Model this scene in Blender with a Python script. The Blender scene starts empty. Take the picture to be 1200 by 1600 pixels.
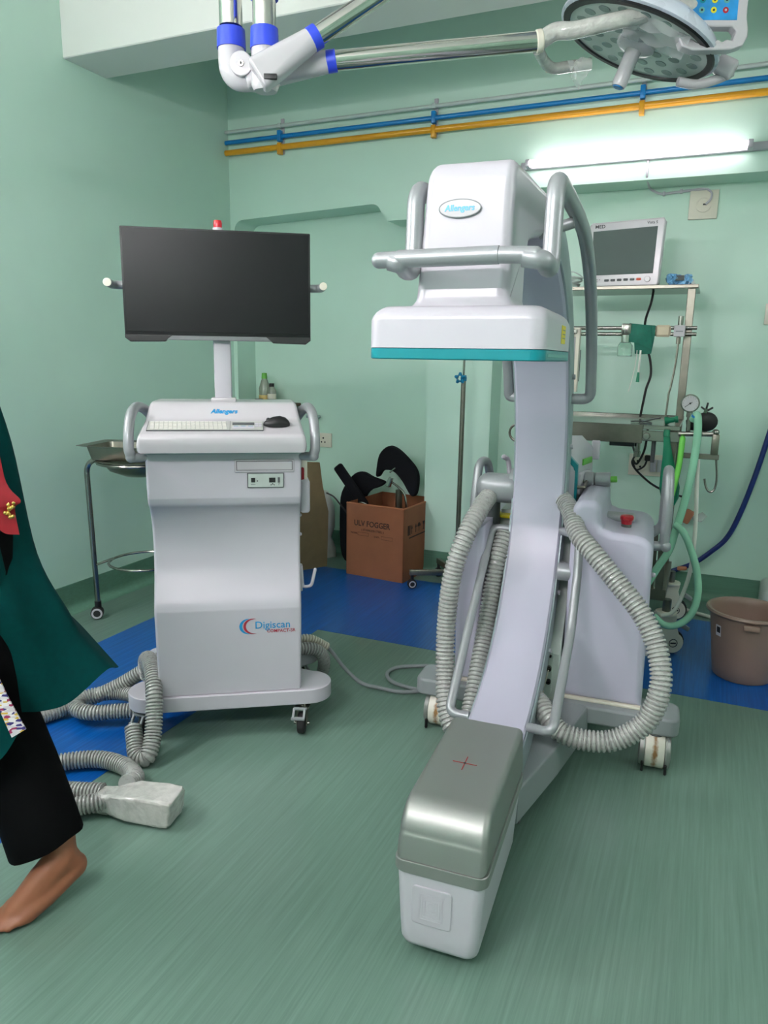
import bpy, bmesh, math, random
from mathutils import Vector, Matrix

# ------------------------------------------------------------------ camera, world, lights, exposure
SC = bpy.context.scene
COL = SC.collection
R = math.radians
cam_data = bpy.data.cameras.new('camera')
cam = bpy.data.objects.new('camera', cam_data)
COL.objects.link(cam)
cam_data.sensor_width = 36.0
cam_data.sensor_fit = 'AUTO'
cam_data.lens = 25.82
cam_data.clip_start = 0.05
_yaw, _pitch, _roll = R(-23.58399), R(11.89054), R(0.88746)
def _camera_matrix():
    cy, sy = math.cos(_yaw), math.sin(_yaw)
    fwd0, right0, up0 = Vector((sy, cy, 0)), Vector((cy, -sy, 0)), Vector((0, 0, 1))
    cp, sp = math.cos(_pitch), math.sin(_pitch)
    fwd = fwd0 * cp - up0 * sp
    up = up0 * cp + fwd0 * sp
    cr, sr = math.cos(_roll), math.sin(_roll)
    right = right0 * cr + up * sr
    up2 = up * cr - right0 * sr
    m = Matrix((right, up2, -fwd)).transposed().to_4x4()
    m.translation = Vector((0, 0, 1.25))
    return m
cam.matrix_world = _camera_matrix()
SC.camera = cam

SC.view_settings.view_transform = 'Standard'
SC.view_settings.look = 'None'
SC.view_settings.gamma = 1.0
SC.view_settings.use_curve_mapping = False
SC.view_settings.exposure = 0.42

world = bpy.data.worlds.new('world')
SC.world = world
world.use_nodes = True
world.node_tree.nodes['Background'].inputs[0].default_value = (0.8, 0.9, 1.0, 1)
world.node_tree.nodes['Background'].inputs[1].default_value = 0.05

# four wall tubes light the room: one in view on the back wall, three out of frame
TUBE_GLOW = {'back': 8.5, 'left': 245.0, 'front': 235.0, 'right': 85.0}
WARM = (255, 240, 248)

# ------------------------------------------------------------------ materials
def lin(c):
    return tuple((x / 12.92 if x <= 0.04045 else ((x + 0.055) / 1.055) ** 2.4) for x in [v / 255 for v in c]) + (1,)
def mat(name, rgb, rough=0.5, metal=0.0, var=0.04, scale=20, bump=0.0, stretch=(1, 1, 1), trans=0.0,
        alpha=1.0, spec=0.5, emit=None, estr=0.0, coat=0.0, rvar=0.05):
    m = bpy.data.materials.new(name)
    m.use_nodes = True
    nt = m.node_tree
    b = nt.nodes['Principled BSDF']
    tc = nt.nodes.new('ShaderNodeTexCoord')
    mp = nt.nodes.new('ShaderNodeMapping')
    mp.inputs['Scale'].default_value = stretch
    n = nt.nodes.new('ShaderNodeTexNoise')
    n.inputs['Scale'].default_value = scale
    n.inputs['Detail'].default_value = 4
    nt.links.new(tc.outputs['Object'], mp.inputs['Vector'])
    nt.links.new(mp.outputs['Vector'], n.inputs['Vector'])
    cr = nt.nodes.new('ShaderNodeValToRGB')
    c = lin(rgb)
    cr.color_ramp.elements[0].position = 0.3
    cr.color_ramp.elements[1].position = 0.7
    cr.color_ramp.elements[0].color = tuple(max(0, v * (1 - var)) for v in c[:3]) + (1,)
    cr.color_ramp.elements[1].color = tuple(min(1, v * (1 + var)) for v in c[:3]) + (1,)
    nt.links.new(n.outputs['Fac'], cr.inputs['Fac'])
    nt.links.new(cr.outputs['Color'], b.inputs['Base Color'])
    mr = nt.nodes.new('ShaderNodeMapRange')
    mr.inputs['To Min'].default_value = max(0.02, rough - rvar)
    mr.inputs['To Max'].default_value = min(1, rough + rvar)
    nt.links.new(n.outputs['Fac'], mr.inputs['Value'])
    nt.links.new(mr.outputs['Result'], b.inputs['Roughness'])
    b.inputs['Metallic'].default_value = metal
    b.inputs['Transmission Weight'].default_value = trans
    b.inputs['Alpha'].default_value = alpha
    b.inputs['Specular IOR Level'].default_value = spec
    b.inputs['Coat Weight'].default_value = coat
    if bump:
        bp = nt.nodes.new('ShaderNodeBump')
        bp.inputs['Strength'].default_value = bump
        bp.inputs['Distance'].default_value = 0.004
        nt.links.new(n.outputs['Fac'], bp.inputs['Height'])
        nt.links.new(bp.outputs['Normal'], b.inputs['Normal'])
    if emit:
        b.inputs['Emission Color'].default_value = lin(emit)
        b.inputs['Emission Strength'].default_value = estr
    return m
M = {}
M['wall'] = mat('wall_paint', (200, 231, 215), 0.42, var=0.025, scale=3, bump=0.05)
M['beam'] = mat('beam_paint', (228, 230, 224), 0.5, var=0.02, scale=3)
M['ceiling'] = mat('ceiling_paint', (225, 230, 224), 0.7, var=0.02)
def vinyl(name, rgb, dark, light):
    m = mat(name, rgb, 0.28, var=0.1, rvar=0.01)
    nt = m.node_tree
    b = nt.nodes['Principled BSDF']
    tc = nt.nodes['Texture Coordinate']
    cols = []
    mp = nt.nodes.new('ShaderNodeMapping')
    mp.inputs['Scale'].default_value = (1, 0.022, 1)
    nt.links.new(tc.outputs['Object'], mp.inputs['Vector'])
    n1 = nt.nodes.new('ShaderNodeTexNoise')
    n1.inputs['Scale'].default_value = 120
    n1.inputs['Detail'].default_value = 6
    n1.inputs['Roughness'].default_value = 0.7
    nt.links.new(mp.outputs['Vector'], n1.inputs['Vector'])
    cr = nt.nodes.new('ShaderNodeValToRGB')
    cr.color_ramp.elements[0].position = 0.33
    cr.color_ramp.elements[0].color = lin(dark)
    cr.color_ramp.elements[1].position = 0.68
    cr.color_ramp.elements[1].color = lin(light)
    e = cr.color_ramp.elements.new(0.5)
    e.color = lin(rgb)
    nt.links.new(n1.outputs['Fac'], cr.inputs['Fac'])
    nt.links.new(cr.outputs['Color'], b.inputs['Base Color'])
    return m
M['vinyl_green'] = vinyl('green_vinyl', (101, 128, 116), (93, 120, 108), (110, 138, 125))
M['vinyl_blue'] = vinyl('blue_vinyl', (3, 82, 160), (2, 68, 142), (9, 98, 180))
M['vinyl_skirt'] = mat('skirting_vinyl', (94, 136, 116), 0.36, var=0.1, scale=40, stretch=(0.1, 1, 3))
M['white'] = mat('white_plastic', (192, 189, 197), 0.32, var=0.01, scale=6)
M['lavender'] = mat('lavender_white_paint', (186, 184, 201), 0.34, var=0.01, scale=6)
M['keyboard'] = mat('keyboard_base', (176, 178, 172), 0.5)
M['keytop'] = mat('key_top', (212, 211, 204), 0.5)
M['cream'] = mat('cream_plastic', (226, 220, 204), 0.4, var=0.02)
M['silver'] = mat('silver_grey_paint', (156, 159, 162), 0.38, metal=0.35, var=0.02, scale=200)
M['grey'] = mat('grey_paint', (140, 146, 148), 0.42, var=0.02)
M['greyblue'] = mat('blue_grey_metal', (158, 172, 176), 0.4, metal=0.3, var=0.02)
M['dgrey'] = mat('dark_grey_plastic', (84, 88, 90), 0.45)
M['panelgrey'] = mat('panel_grey', (186, 196, 190), 0.45)
M['silvercap'] = mat('silver_cap_paint', (160, 162, 158), 0.46, metal=0.75, var=0.02, scale=400)
M['teal'] = mat('teal_plastic', (0, 128, 138), 0.3)
M['tealgrey'] = mat('teal_grey_gap', (96, 160, 156), 0.4)
M['black'] = mat('black_plastic', (22, 22, 24), 0.45, var=0.1)
M['screen'] = mat('matte_screen', (14, 15, 17), 0.36, var=0.05, spec=0.25)
M['glass_dark'] = mat('dark_glass', (54, 74, 69), 0.4, var=0.03, scale=4, spec=0.3)
M['chin'] = mat('grey_metal_chin', (128, 128, 132), 0.35, metal=0.6)
M['rubber'] = mat('black_rubber', (26, 26, 28), 0.7, var=0.1)
M['steel'] = mat('stainless_steel', (150, 148, 142), 0.22, metal=1.0, var=0.06, scale=30, stretch=(1, 1, 0.2))
M['chrome'] = mat('chrome', (214, 212, 206), 0.1, metal=1.0, var=0.02)
M['steelrough'] = mat('brushed_steel', (134, 130, 120), 0.34, metal=1.0, var=0.08, scale=30)
M['hose'] = mat('grey_plastic_hose', (164, 165, 161), 0.28, var=0.03, scale=90, coat=0.5, bump=0.3)
M['wrap'] = mat('plastic_wrapped_grey', (190, 190, 184), 0.18, var=0.12, scale=45, bump=1.0, coat=0.8)
M['red'] = mat('red_plastic', (176, 24, 36), 0.28)
M['redtranslucent'] = mat('red_lens', (196, 16, 36), 0.2)
M['blue'] = mat('blue_plastic', (48, 72, 214), 0.35)
M['pipeblue'] = mat('blue_pipe_paint', (8, 122, 190), 0.3)
M['clampblue'] = mat('teal_blue_plastic', (0, 120, 160), 0.35)
M['pipeyellow'] = mat('yellow_pipe_paint', (226, 160, 32), 0.3)
M['pipegrey'] = mat('grey_pipe_paint', (190, 204, 198), 0.35)
M['yellow'] = mat('yellow_label', (226, 208, 30), 0.5)
M['greenlabel'] = mat('green_label', (92, 168, 60), 0.45)
M['text_blue'] = mat('blue_print', (24, 140, 196), 0.45)
M['text_lblue'] = mat('light_blue_print', (96, 184, 222), 0.45)
M['text_red'] = mat('dark_red_print', (164, 40, 58), 0.5)
M['text_black'] = mat('black_print', (26, 26, 26), 0.5)
M['text_grey'] = mat('grey_print', (120, 124, 128), 0.5)
M['redline'] = mat('red_print', (150, 36, 36), 0.5)
M['card'] = mat('brown_cardboard', (150, 92, 62), 0.8, var=0.07, scale=12)
M['cardin'] = mat('cardboard_inside', (140, 84, 54), 0.85, var=0.06)
M['cardedge'] = mat('cardboard_edge', (166, 102, 70), 0.85, var=0.05)
M['tan'] = mat('tan_board', (126, 108, 76), 0.8, var=0.08)
M['inkbrown'] = mat('dark_ink', (52, 32, 26), 0.8)
M['fabric_black'] = mat('black_fabric', (18, 19, 23), 0.85, var=0.15, scale=120, spec=0.15)
M['binbrown'] = mat('brown_plastic', (136, 112, 100), 0.42, var=0.03)
M['glass'] = mat('clear_glass', (235, 245, 240), 0.06, trans=1.0, var=0.01)
M['film'] = mat('clear_plastic_film', (236, 240, 238), 0.15, var=0.02, alpha=0.35, bump=0.6, scale=30)
M['whitebag'] = mat('white_plastic_bag', (200, 200, 196), 0.35, var=0.08, bump=0.6, scale=25)
M['tubegreen'] = mat('green_tubing', (150, 206, 176), 0.22, var=0.03)
M['tubelime'] = mat('lime_tubing', (128, 220, 96), 0.25)
M['whitetube'] = mat('white_tubing', (220, 218, 210), 0.3)
M['bag_green'] = mat('green_rubber_bag', (0, 124, 90), 0.45)
M['cloth_green'] = mat('dark_green_cloth', (4, 100, 82), 0.7, var=0.12, scale=60)
M['darkblue'] = mat('dark_blue_hose', (16, 40, 110), 0.35)
M['bluewrap'] = mat('blue_plastic_wrap', (120, 178, 222), 0.2, var=0.35, scale=50, bump=0.6)
M['beige'] = mat('beige_tape', (222, 206, 180), 0.7)
M['amber'] = mat('amber_clip', (190, 120, 90), 0.5)
M['skin'] = mat('brown_skin', (142, 88, 62), 0.5, var=0.08, scale=25)
M['trouser'] = mat('black_trouser_cloth', (8, 9, 10), 0.9, var=0.15, scale=80, spec=0.08)
M['kameez'] = mat('dark_teal_cloth', (0, 56, 56), 0.8, var=0.1, scale=60, spec=0.1)
M['dupatta'] = mat('red_cloth', (140, 8, 24), 0.7, var=0.12, scale=60)
M['hair'] = mat('black_hair', (18, 15, 14), 0.5, var=0.2, scale=80)
M['gold'] = mat('gold_sequins', (212, 176, 96), 0.25, metal=0.9, var=0.2, scale=150)
M['wood'] = mat('brown_wood', (90, 66, 44), 0.6)
for _k, _v in TUBE_GLOW.items():
    M['tube_' + _k] = mat('lit_tube_' + _k, (255, 255, 255), 0.5, emit=WARM, estr=_v)
M['lens_dark'] = mat('lamp_lens', (120, 138, 134), 0.2)
M['lamp_face'] = mat('lamp_cover', (186, 196, 190), 0.12, var=0.03)
M['lamp_shell'] = mat('lamp_shell', (206, 212, 224), 0.28)
M['white_gloss'] = mat('white_gloss', (194, 191, 195), 0.2, var=0.01)
M['led_blue'] = mat('blue_print_panel', (40, 140, 205), 0.3, var=0.35, scale=14)
M['bottleliq'] = mat('pale_bottle_plastic', (200, 205, 190), 0.15, trans=0.6)
M['caporange'] = mat('orange_button', (226, 96, 66), 0.4)
M['straw'] = mat('pale_yellow_label', (214, 190, 120), 0.5)

def border_material():
    m = bpy.data.materials.new('woven_border_cloth')
    m.use_nodes = True
    nt = m.node_tree
    b = nt.nodes['Principled BSDF']
    b.inputs['Roughness'].default_value = 0.8
    tc = nt.nodes.new('ShaderNodeTexCoord')
    mp = nt.nodes.new('ShaderNodeMapping')
    mp.inputs['Scale'].default_value = (1.0, 1.0, 2.2)
    v = nt.nodes.new('ShaderNodeTexVoronoi')
    v.inputs['Scale'].default_value = 95
    nt.links.new(tc.outputs['Object'], mp.inputs['Vector'])
    nt.links.new(mp.outputs['Vector'], v.inputs['Vector'])
    s = nt.nodes.new('ShaderNodeSeparateColor')
    nt.links.new(v.outputs['Color'], s.inputs['Color'])
    cr = nt.nodes.new('ShaderNodeValToRGB')
    cr.color_ramp.interpolation = 'CONSTANT'
    stops = [(0, (204, 196, 200)), (0.25, (150, 40, 84)), (0.42, (212, 206, 208)), (0.6, (206, 170, 70)), (0.72, (50, 40, 110)), (0.85, (226, 220, 220))]
    cr.color_ramp.elements[0].position = 0
    cr.color_ramp.elements[0].color = lin(stops[0][1])
    cr.color_ramp.elements[1].position = stops[1][0]
    cr.color_ramp.elements[1].color = lin(stops[1][1])
    for p, c in stops[2:]:
        cr.color_ramp.elements.new(p).color = lin(c)
    nt.links.new(s.outputs['Red'], cr.inputs['Fac'])
    nt.links.new(cr.outputs['Color'], b.inputs['Base Color'])
    return m
M['border'] = border_material()
def stained_tread():
    # white wheel tread with a brown worn streak round its middle (object X is the axle)
    m = mat('stained_tread', (222, 218, 206), 0.4)
    nt = m.node_tree
    b = nt.nodes['Principled BSDF']
    tc = nt.nodes['Texture Coordinate']
    sp = nt.nodes.new('ShaderNodeSeparateXYZ')
    nt.links.new(tc.outputs['Object'], sp.inputs[0])
    n = nt.nodes.new('ShaderNodeTexNoise')
    n.inputs['Scale'].default_value = 60
    nt.links.new(tc.outputs['Object'], n.inputs['Vector'])
    a = nt.nodes.new('ShaderNodeMath'); a.operation = 'ABSOLUTE'
    nt.links.new(sp.outputs['X'], a.inputs[0])
    mu = nt.nodes.new('ShaderNodeMath'); mu.operation = 'MULTIPLY_ADD'
    nt.links.new(n.outputs['Fac'], mu.inputs[0]); mu.inputs[1].default_value = -0.02
    nt.links.new(a.outputs[0], mu.inputs[2])
    cr = nt.nodes.new('ShaderNodeValToRGB')
    mr = nt.nodes.new('ShaderNodeMapRange')
    mr.inputs['From Min'].default_value = -0.012
    mr.inputs['From Max'].default_value = 0.012
    nt.links.new(mu.outputs[0], mr.inputs['Value'])
    cr.color_ramp.elements[0].position = 0.12
    cr.color_ramp.elements[0].color = lin((150, 110, 66))
    cr.color_ramp.elements[1].position = 0.5
    cr.color_ramp.elements[1].color = lin((224, 220, 208))
    nt.links.new(mr.outputs['Result'], cr.inputs['Fac'])
    nt.links.new(cr.outputs['Color'], b.inputs['Base Color'])
    return m
M['tread'] = stained_tread()

# ------------------------------------------------------------------ mesh helpers
class MB:
    """collects shapes; build() links them as one mesh object"""
    def __init__(self):
        self.bm = bmesh.new()
    def add(self, bm2, mtx=None):
        if mtx is not None:
            bmesh.ops.transform(bm2, matrix=mtx, verts=bm2.verts)
        me = bpy.data.meshes.new('tmp')
        bm2.to_mesh(me)
        bm2.free()
        self.bm.from_mesh(me)
        bpy.data.meshes.remove(me)
        return self
    def box(self, c, s, bev=0.0, seg=2, rot=None):
        b = bmesh.new()
        bmesh.ops.create_cube(b, size=1.0)
        bmesh.ops.scale(b, vec=s, verts=b.verts)
        if bev:
            bmesh.ops.bevel(b, geom=b.edges[:], offset=bev, segments=seg, profile=0.5, affect='EDGES')
        m = Matrix.Translation(c)
        if rot is not None:
            m = m @ rot
        return self.add(b, m)
    def cyl(self, p0, p1, r0, r1=None, seg=16, bev=0.0):
        p0, p1 = Vector(p0), Vector(p1)
        d = p1 - p0
        b = bmesh.new()
        bmesh.ops.create_cone(b, cap_ends=True, segments=seg, radius1=r0, radius2=r0 if r1 is None else r1, depth=d.length)
        if bev:
            bmesh.ops.bevel(b, geom=[e for e in b.edges if len(e.link_faces) == 2 and any(len(f.verts) > 4 for f in e.link_faces)], offset=bev, segments=3, profile=0.5, affect='EDGES')
        m = Matrix.Translation((p0 + p1) / 2) @ d.to_track_quat('Z', 'Y').to_matrix().to_4x4()
        return self.add(b, m)
    def sphere(self, c, r, seg=16, scale=(1, 1, 1), rot=None):
        b = bmesh.new()
        bmesh.ops.create_uvsphere(b, u_segments=seg, v_segments=max(6, seg // 2), radius=r)
        bmesh.ops.scale(b, vec=scale, verts=b.verts)
        m = Matrix.Translation(c)
        if rot is not None:
            m = m @ rot
        return self.add(b, m)
    def lathe(self, prof, c=(0, 0, 0), seg=24, mtx=None, closed=False):
        b = bmesh.new()
        rings = []
        for r, z in prof:
            if r < 1e-6:
                rings.append([b.verts.new((0, 0, z))])
            else:
                rings.append([b.verts.new((r * math.cos(2 * math.pi * k / seg), r * math.sin(2 * math.pi * k / seg), z)) for k in range(seg)])
        pairs = list(zip(rings, rings[1:]))
        if closed:
            pairs.append((rings[-1], rings[0]))
        for a, d in pairs:
            for k in range(seg):
                k2 = (k + 1) % seg
                if len(a) == 1 and len(d) == 1:
                    continue
                if len(a) == 1:
                    b.faces.new((a[0], d[k2], d[k]))
                elif len(d) == 1:
                    b.faces.new((a[k], a[k2], d[0]))
                else:
                    b.faces.new((a[k], a[k2], d[k2], d[k]))
        bmesh.ops.recalc_face_normals(b, faces=b.faces)
        m = Matrix.Translation(c)
        if mtx is not None:
            m = m @ mtx
        return self.add(b, m)
    def prism(self, poly, fn, d0, d1, bev=0.0, seg=3, bev_all=False, taper=None):
        """poly: 2-D outline; fn(u, v, d) -> 3-D point; extruded from d0 to d1, both rims rounded by bev"""
        n = len(poly)
        area = sum(poly[k][0] * poly[(k + 1) % n][1] - poly[(k + 1) % n][0] * poly[k][1] for k in range(n))
        sg = 1.0 if area > 0 else -1.0
        def inset(w):
            if w == 0:
                return poly
            out = []
            for k in range(n):
                p, q, r_ = Vector(poly[k - 1]), Vector(poly[k]), Vector(poly[(k + 1) % n])
                a, b_ = (q - p), (r_ - q)
                if a.length < 1e-9 or b_.length < 1e-9:
                    a = b_ = (r_ - p)
                a, b_ = a.normalized(), b_.normalized()
                na, nb = Vector((-a.y, a.x)) * sg, Vector((-b_.y, b_.x)) * sg
                m = na + nb
                m = m.normalized() if m.length > 1e-6 else na
                c = max(0.5, m.dot(na))
                out.append(tuple(q + m * (w / c)))
            return out
        sgn = 1.0 if d1 > d0 else -1.0
        rings = []
        if bev:
            # bev is in outline units; the depth axis may be a normalised -1..1 parameter
            u0 = Vector(fn(poly[0][0], poly[0][1], d0)); u1 = Vector(fn(poly[0][0], poly[0][1], d1))
            dep = bev / max((u1 - u0).length, 1e-9) * abs(d1 - d0)
            for k in range(seg + 1):
                t = math.pi / 2 * k / seg
                rings.append((d0 + sgn * dep * (1 - math.sin(t)), bev * (1 - math.cos(t))))
            rings = rings[::-1]
            rings += [(d1 - sgn * (d - d0) * sgn * sgn, w) for d, w in rings[::-1]]
        else:
            rings = [(d0, 0), (d1, 0)]
        b = bmesh.new()
        vs = []
        for d, w in rings:
            vs.append([b.verts.new(fn(u, v, d)) for u, v in inset(w)])
        b.faces.new(vs[0])
        b.faces.new(vs[-1][::-1])
        for a, c in zip(vs, vs[1:]):
            for k in range(n):
                b.faces.new((a[k], a[(k + 1) % n], c[(k + 1) % n], c[k]))
        bmesh.ops.recalc_face_normals(b, faces=b.faces)
        return self.add(b)
    def loft(self, secs, cap=True, closed=True):
        b = bmesh.new()
        rings = [[b.verts.new(p) for p in s] for s in secs]
        n = len(secs[0])
        for a, d in zip(rings, rings[1:]):
            for k in range(n if closed else n - 1):
                k2 = (k + 1) % n
                b.faces.new((a[k], a[k2], d[k2], d[k]))
        if cap and closed:
            b.faces.new(rings[0][::-1])
            b.faces.new(rings[-1])
        bmesh.ops.recalc_face_normals(b, faces=b.faces)
        return self.add(b)
    def tube(self, pts, r, seg=12, cap=True, corr=None, closed=False, dome=False, rings=None, rdepth=0.0):
        """r: number or function of t in 0..1 ; corr = (pitch, depth)"""
        pts = [Vector(p) for p in pts]
        L = [0.0]
        for a, c in zip(pts, pts[1:]):
            L.append(L[-1] + (c - a).length)
        rf = r if callable(r) else (lambda t: r)
        secs = []
        n = len(pts)
        t = ((pts[1] - pts[0]) if not closed else (pts[1] - pts[-1])).normalized()
        ref = Vector((0, 0, 1)) if abs(t.z) < 0.9 else Vector((1, 0, 0))
        u = t.cross(ref).normalized()
        for i in range(n):
            if closed:
                tn = (pts[(i + 1) % n] - pts[i - 1]).normalized()
            elif i == 0:
                tn = (pts[1] - pts[0]).normalized()
            elif i == n - 1:
                tn = (pts[-1] - pts[-2]).normalized()
            else:
                tn = (pts[i + 1] - pts[i - 1]).normalized()
            u = (u - tn * u.dot(tn))
            u.normalize()
            w = tn.cross(u)
            rr = rf(L[i] / max(L[-1], 1e-9))
            if corr:
                rr += corr[1] * math.cos(2 * math.pi * L[i] / corr[0])
            if rings:
                rr += rdepth * rings[i % len(rings)]
            secs.append([pts[i] + (u * math.cos(2 * math.pi * k / seg) + w * math.sin(2 * math.pi * k / seg)) * rr for k in range(seg)])
        if closed:
            secs.append(secs[0])
            b = bmesh.new()
            rings = [[b.verts.new(p) for p in s] for s in secs[:-1]]
            for i in range(n):
                a, d = rings[i], rings[(i + 1) % n]
                # find best rotation for the last joint
                off = 0
                if i == n - 1:
                    off = min(range(seg), key=lambda o: (a[0].co - d[o].co).length)
                for k in range(seg):
                    b.faces.new((a[k], a[(k + 1) % seg], d[(k + 1 + off) % seg], d[(k + off) % seg]))
            bmesh.ops.recalc_face_normals(b, faces=b.faces)
            return self.add(b)
        self.loft(secs, cap=cap)
        if dome:
            rr = rf(0)
            self.sphere(pts[0], rr, seg)
            self.sphere(pts[-1], rf(1), seg)
        return self
    def build(self, name, material, parent=None, label=None, loc=None, rot=None, angle=35, smooth=True):
        me = bpy.data.meshes.new(name)
        bmesh.ops.remove_doubles(self.bm, verts=self.bm.verts, dist=1e-6)
        self.bm.to_mesh(me)
        self.bm.free()
        if smooth:
            me.polygons.foreach_set('use_smooth', [True] * len(me.polygons))
            me.set_sharp_from_angle(angle=R(angle))
        for m in (material if isinstance(material, (list, tuple)) else [material]):
            me.materials.append(M[m] if isinstance(m, str) else m)
        o = bpy.data.objects.new(name, me)
        COL.objects.link(o)
        if smooth and any(len(p.vertices) > 4 for p in me.polygons):
            wn = o.modifiers.new('weighted', 'WEIGHTED_NORMAL')
            wn.keep_sharp = True
            wn.weight = 80
        if parent is not None:
            o.parent = parent
        if loc is not None:
            o.location = loc
        if rot is not None:
            o.rotation_euler = rot
        if label:
            o['label'] = label
        return o

def empty(name, loc, rz, label, cat, group=None):
    o = bpy.data.objects.new(name, None)
    o.empty_display_size = 0.1
    COL.objects.link(o)
    o.location = loc
    o.rotation_euler = (0, 0, rz)
    return tag(o, label, cat, group)
def tag(o, label, cat, group=None):
    o['label'] = label
    o['category'] = cat
    if group:
        o['group'] = group
    return o
def structure(o):
    o['kind'] = 'structure'
    return o
def copy_tree(o, parent=None):
    c = o.copy()
    COL.objects.link(c)
    if parent is not None:
        c.parent = parent
    for ch in [x for x in SC.objects if x.parent == o]:
        copy_tree(ch, c)
    return c

def spline(pts, n=8, closed=False):
    P = [Vector(p) for p in pts]
    out = []
    m = len(P)
    rng = range(m if closed else m - 1)
    for i in rng:
        p0 = P[(i - 1) % m] if closed or i > 0 else P[0] * 2 - P[1]
        p1, p2 = P[i], P[(i + 1) % m]
        p3 = P[(i + 2) % m] if closed or i + 2 < m else P[-1] * 2 - P[-2]
        for k in range(n):
            t = k / n
            out.append(0.5 * ((2 * p1) + (p2 - p0) * t + (2 * p0 - 5 * p1 + 4 * p2 - p3) * t * t + (3 * p1 - p0 - 3 * p2 + p3) * t ** 3))
    if not closed:
        out.append(P[-1])
    return out
def resample(pts, step):
    out = [pts[0].copy()]
    acc = 0.0
    for a, b in zip(pts, pts[1:]):
        d = (b - a).length
        while acc + d >= step:
            t = (step - acc) / d
            a = a + (b - a) * t
            out.append(a.copy())
            d = (b - a).length
            acc = 0.0
        acc += d
    return out
def fillet(pts, r, n=6):
    P = [Vector(p) for p in pts]
    out = [P[0]]
    for i in range(1, len(P) - 1):
        a, b, c = P[i - 1], P[i], P[i + 1]
        d1, d2 = (a - b), (c - b)
        rr = min(r, d1.length * 0.49, d2.length * 0.49)
        p, q = b + d1.normalized() * rr, b + d2.normalized() * rr
        for k in range(n + 1):
            t = k / n
            out.append(p * (1 - t) ** 2 + b * 2 * t * (1 - t) + q * t * t)
    out.append(P[-1])
    return out
def hose(pts, r, pitch=0.011, depth=0.0022, seg=14, n=16):
    mb = MB()
    return mb.tube(resample(spline(pts, n), pitch / 6), r, seg, rings=(0.6, 1.0, 1.0, 0.9, -1.6, -1.6), rdepth=depth)
def rrect(w, h, r, n=5):
    out = []
    for cx, cy, a0 in ((w / 2 - r, h / 2 - r, 0), (-w / 2 + r, h / 2 - r, 90), (-w / 2 + r, -h / 2 + r, 180), (w / 2 - r, -h / 2 + r, 270)):
        for k in range(n + 1):
            a = R(a0 + 90 * k / n)
            out.append((cx + r * math.cos(a), cy + r * math.sin(a)))
    return out
def text(name, body, size, material, parent, loc, rot=(0, 0, 0), label=None, shear=0.0, bold=0.0, depth=0.0004, align='CENTER', sx=1.0, mtx=None):
    cu = bpy.data.curves.new(name, 'FONT')
    cu.body = body
    cu.size = size
    cu.shear = shear
    cu.offset = bold
    cu.extrude = depth
    cu.align_x = align
    cu.align_y = 'CENTER'
    cu.resolution_u = 3
    tmp = bpy.data.objects.new('tmp', cu)
    COL.objects.link(tmp)
    dg = bpy.context.evaluated_depsgraph_get()
    me = bpy.data.meshes.new_from_object(tmp.evaluated_get(dg))
    bpy.data.objects.remove(tmp)
    bpy.data.curves.remove(cu)
    me.name = name
    if sx != 1.0:
        me.transform(Matrix.Diagonal((sx, 1, 1, 1)))
    if mtx is not None:
        me.transform(mtx)
    me.materials.clear()
    me.materials.append(M[material])
    o = bpy.data.objects.new(name, me)
    COL.objects.link(o)
    if parent is not None:
        o.parent = parent
    o.location = loc
    o.rotation_euler = rot
    if label:
        o['label'] = label
    return o
FACE = (R(90), 0, 0)       # text standing upright and read from -Y
XZ = lambda u, v, d: (u, d, v)
YZ = lambda u, v, d: (d, u, v)
XY = lambda u, v, d: (u, v, d)

# ------------------------------------------------------------------ room shell
WX, WXR, WYF, WYB, WZ = -2.78, 2.6, -0.7, 4.16, 2.95
LY = 3.96                                        # front plane of lintel and pier
floor = structure(MB().box(((WX + WXR) / 2, (WYF + WYB) / 2, -0.05), (WXR - WX + 0.4, WYB - WYF + 0.4, 0.1)).build('floor', 'vinyl_green'))
band = [(-2.365, WYF + .02), (-1.575, WYF + .02), (-1.575, 2.855), (WXR - .02, 2.855), (WXR - .02, 3.79), (-2.365, 3.79)]
MB().prism(band, XY, -0.002, 0.0012).build('vinyl_band', 'vinyl_blue', floor, 'blue vinyl band inlaid along two walls')
structure(MB().box(((WX + WXR) / 2, (WYF + WYB) / 2, WZ + 0.05), (WXR - WX + 0.4, WYB - WYF + 0.4, 0.1)).build('ceiling', 'ceiling'))
structure(MB().box((WX - 0.05, (WYF + WYB) / 2, WZ / 2), (0.1, WYB - WYF + 0.3, WZ)).build('wall_left', 'wall'))
structure(MB().box((WXR + 0.05, (WYF + WYB) / 2, WZ / 2), (0.1, WYB - WYF + 0.3, WZ)).build('wall_right', 'wall'))
structure(MB().box(((WX + WXR) / 2, WYF - 0.05, WZ / 2), (WXR - WX + 0.3, 0.1, WZ)).build('wall_front', 'wall'))
def arc2(cx, cz, r, a0, a1, n=6):
    return [(cx + r * math.cos(R(a0 + (a1 - a0) * k / n)), cz + r * math.sin(R(a0 + (a1 - a0) * k / n))) for k in range(n + 1)]
mb = MB()
mb.box(((WX + WXR) / 2, WYB + 0.05, WZ / 2), (WXR - WX + 0.3, 0.1, WZ))
front = [(WX, WZ), (WX, 0.0), (-2.752, 0.0)]
front += arc2(-2.692, 1.99, 0.06, 180, 95)
front += [(-1.86, 2.084)] + arc2(-1.83, 2.03, 0.054, 88, 20, 5) + [(-1.735, 1.992), (-1.473, 1.992), (-1.473, 0), (-1.1, 0), (-1.1, 2.105), (0.42, 2.10), (0.42, 0), (WXR, 0), (WXR, WZ)]
mb.prism(front, XZ, LY, WYB + 0.01)
wall_back = structure(mb.build('wall_back', 'wall', angle=25))
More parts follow.
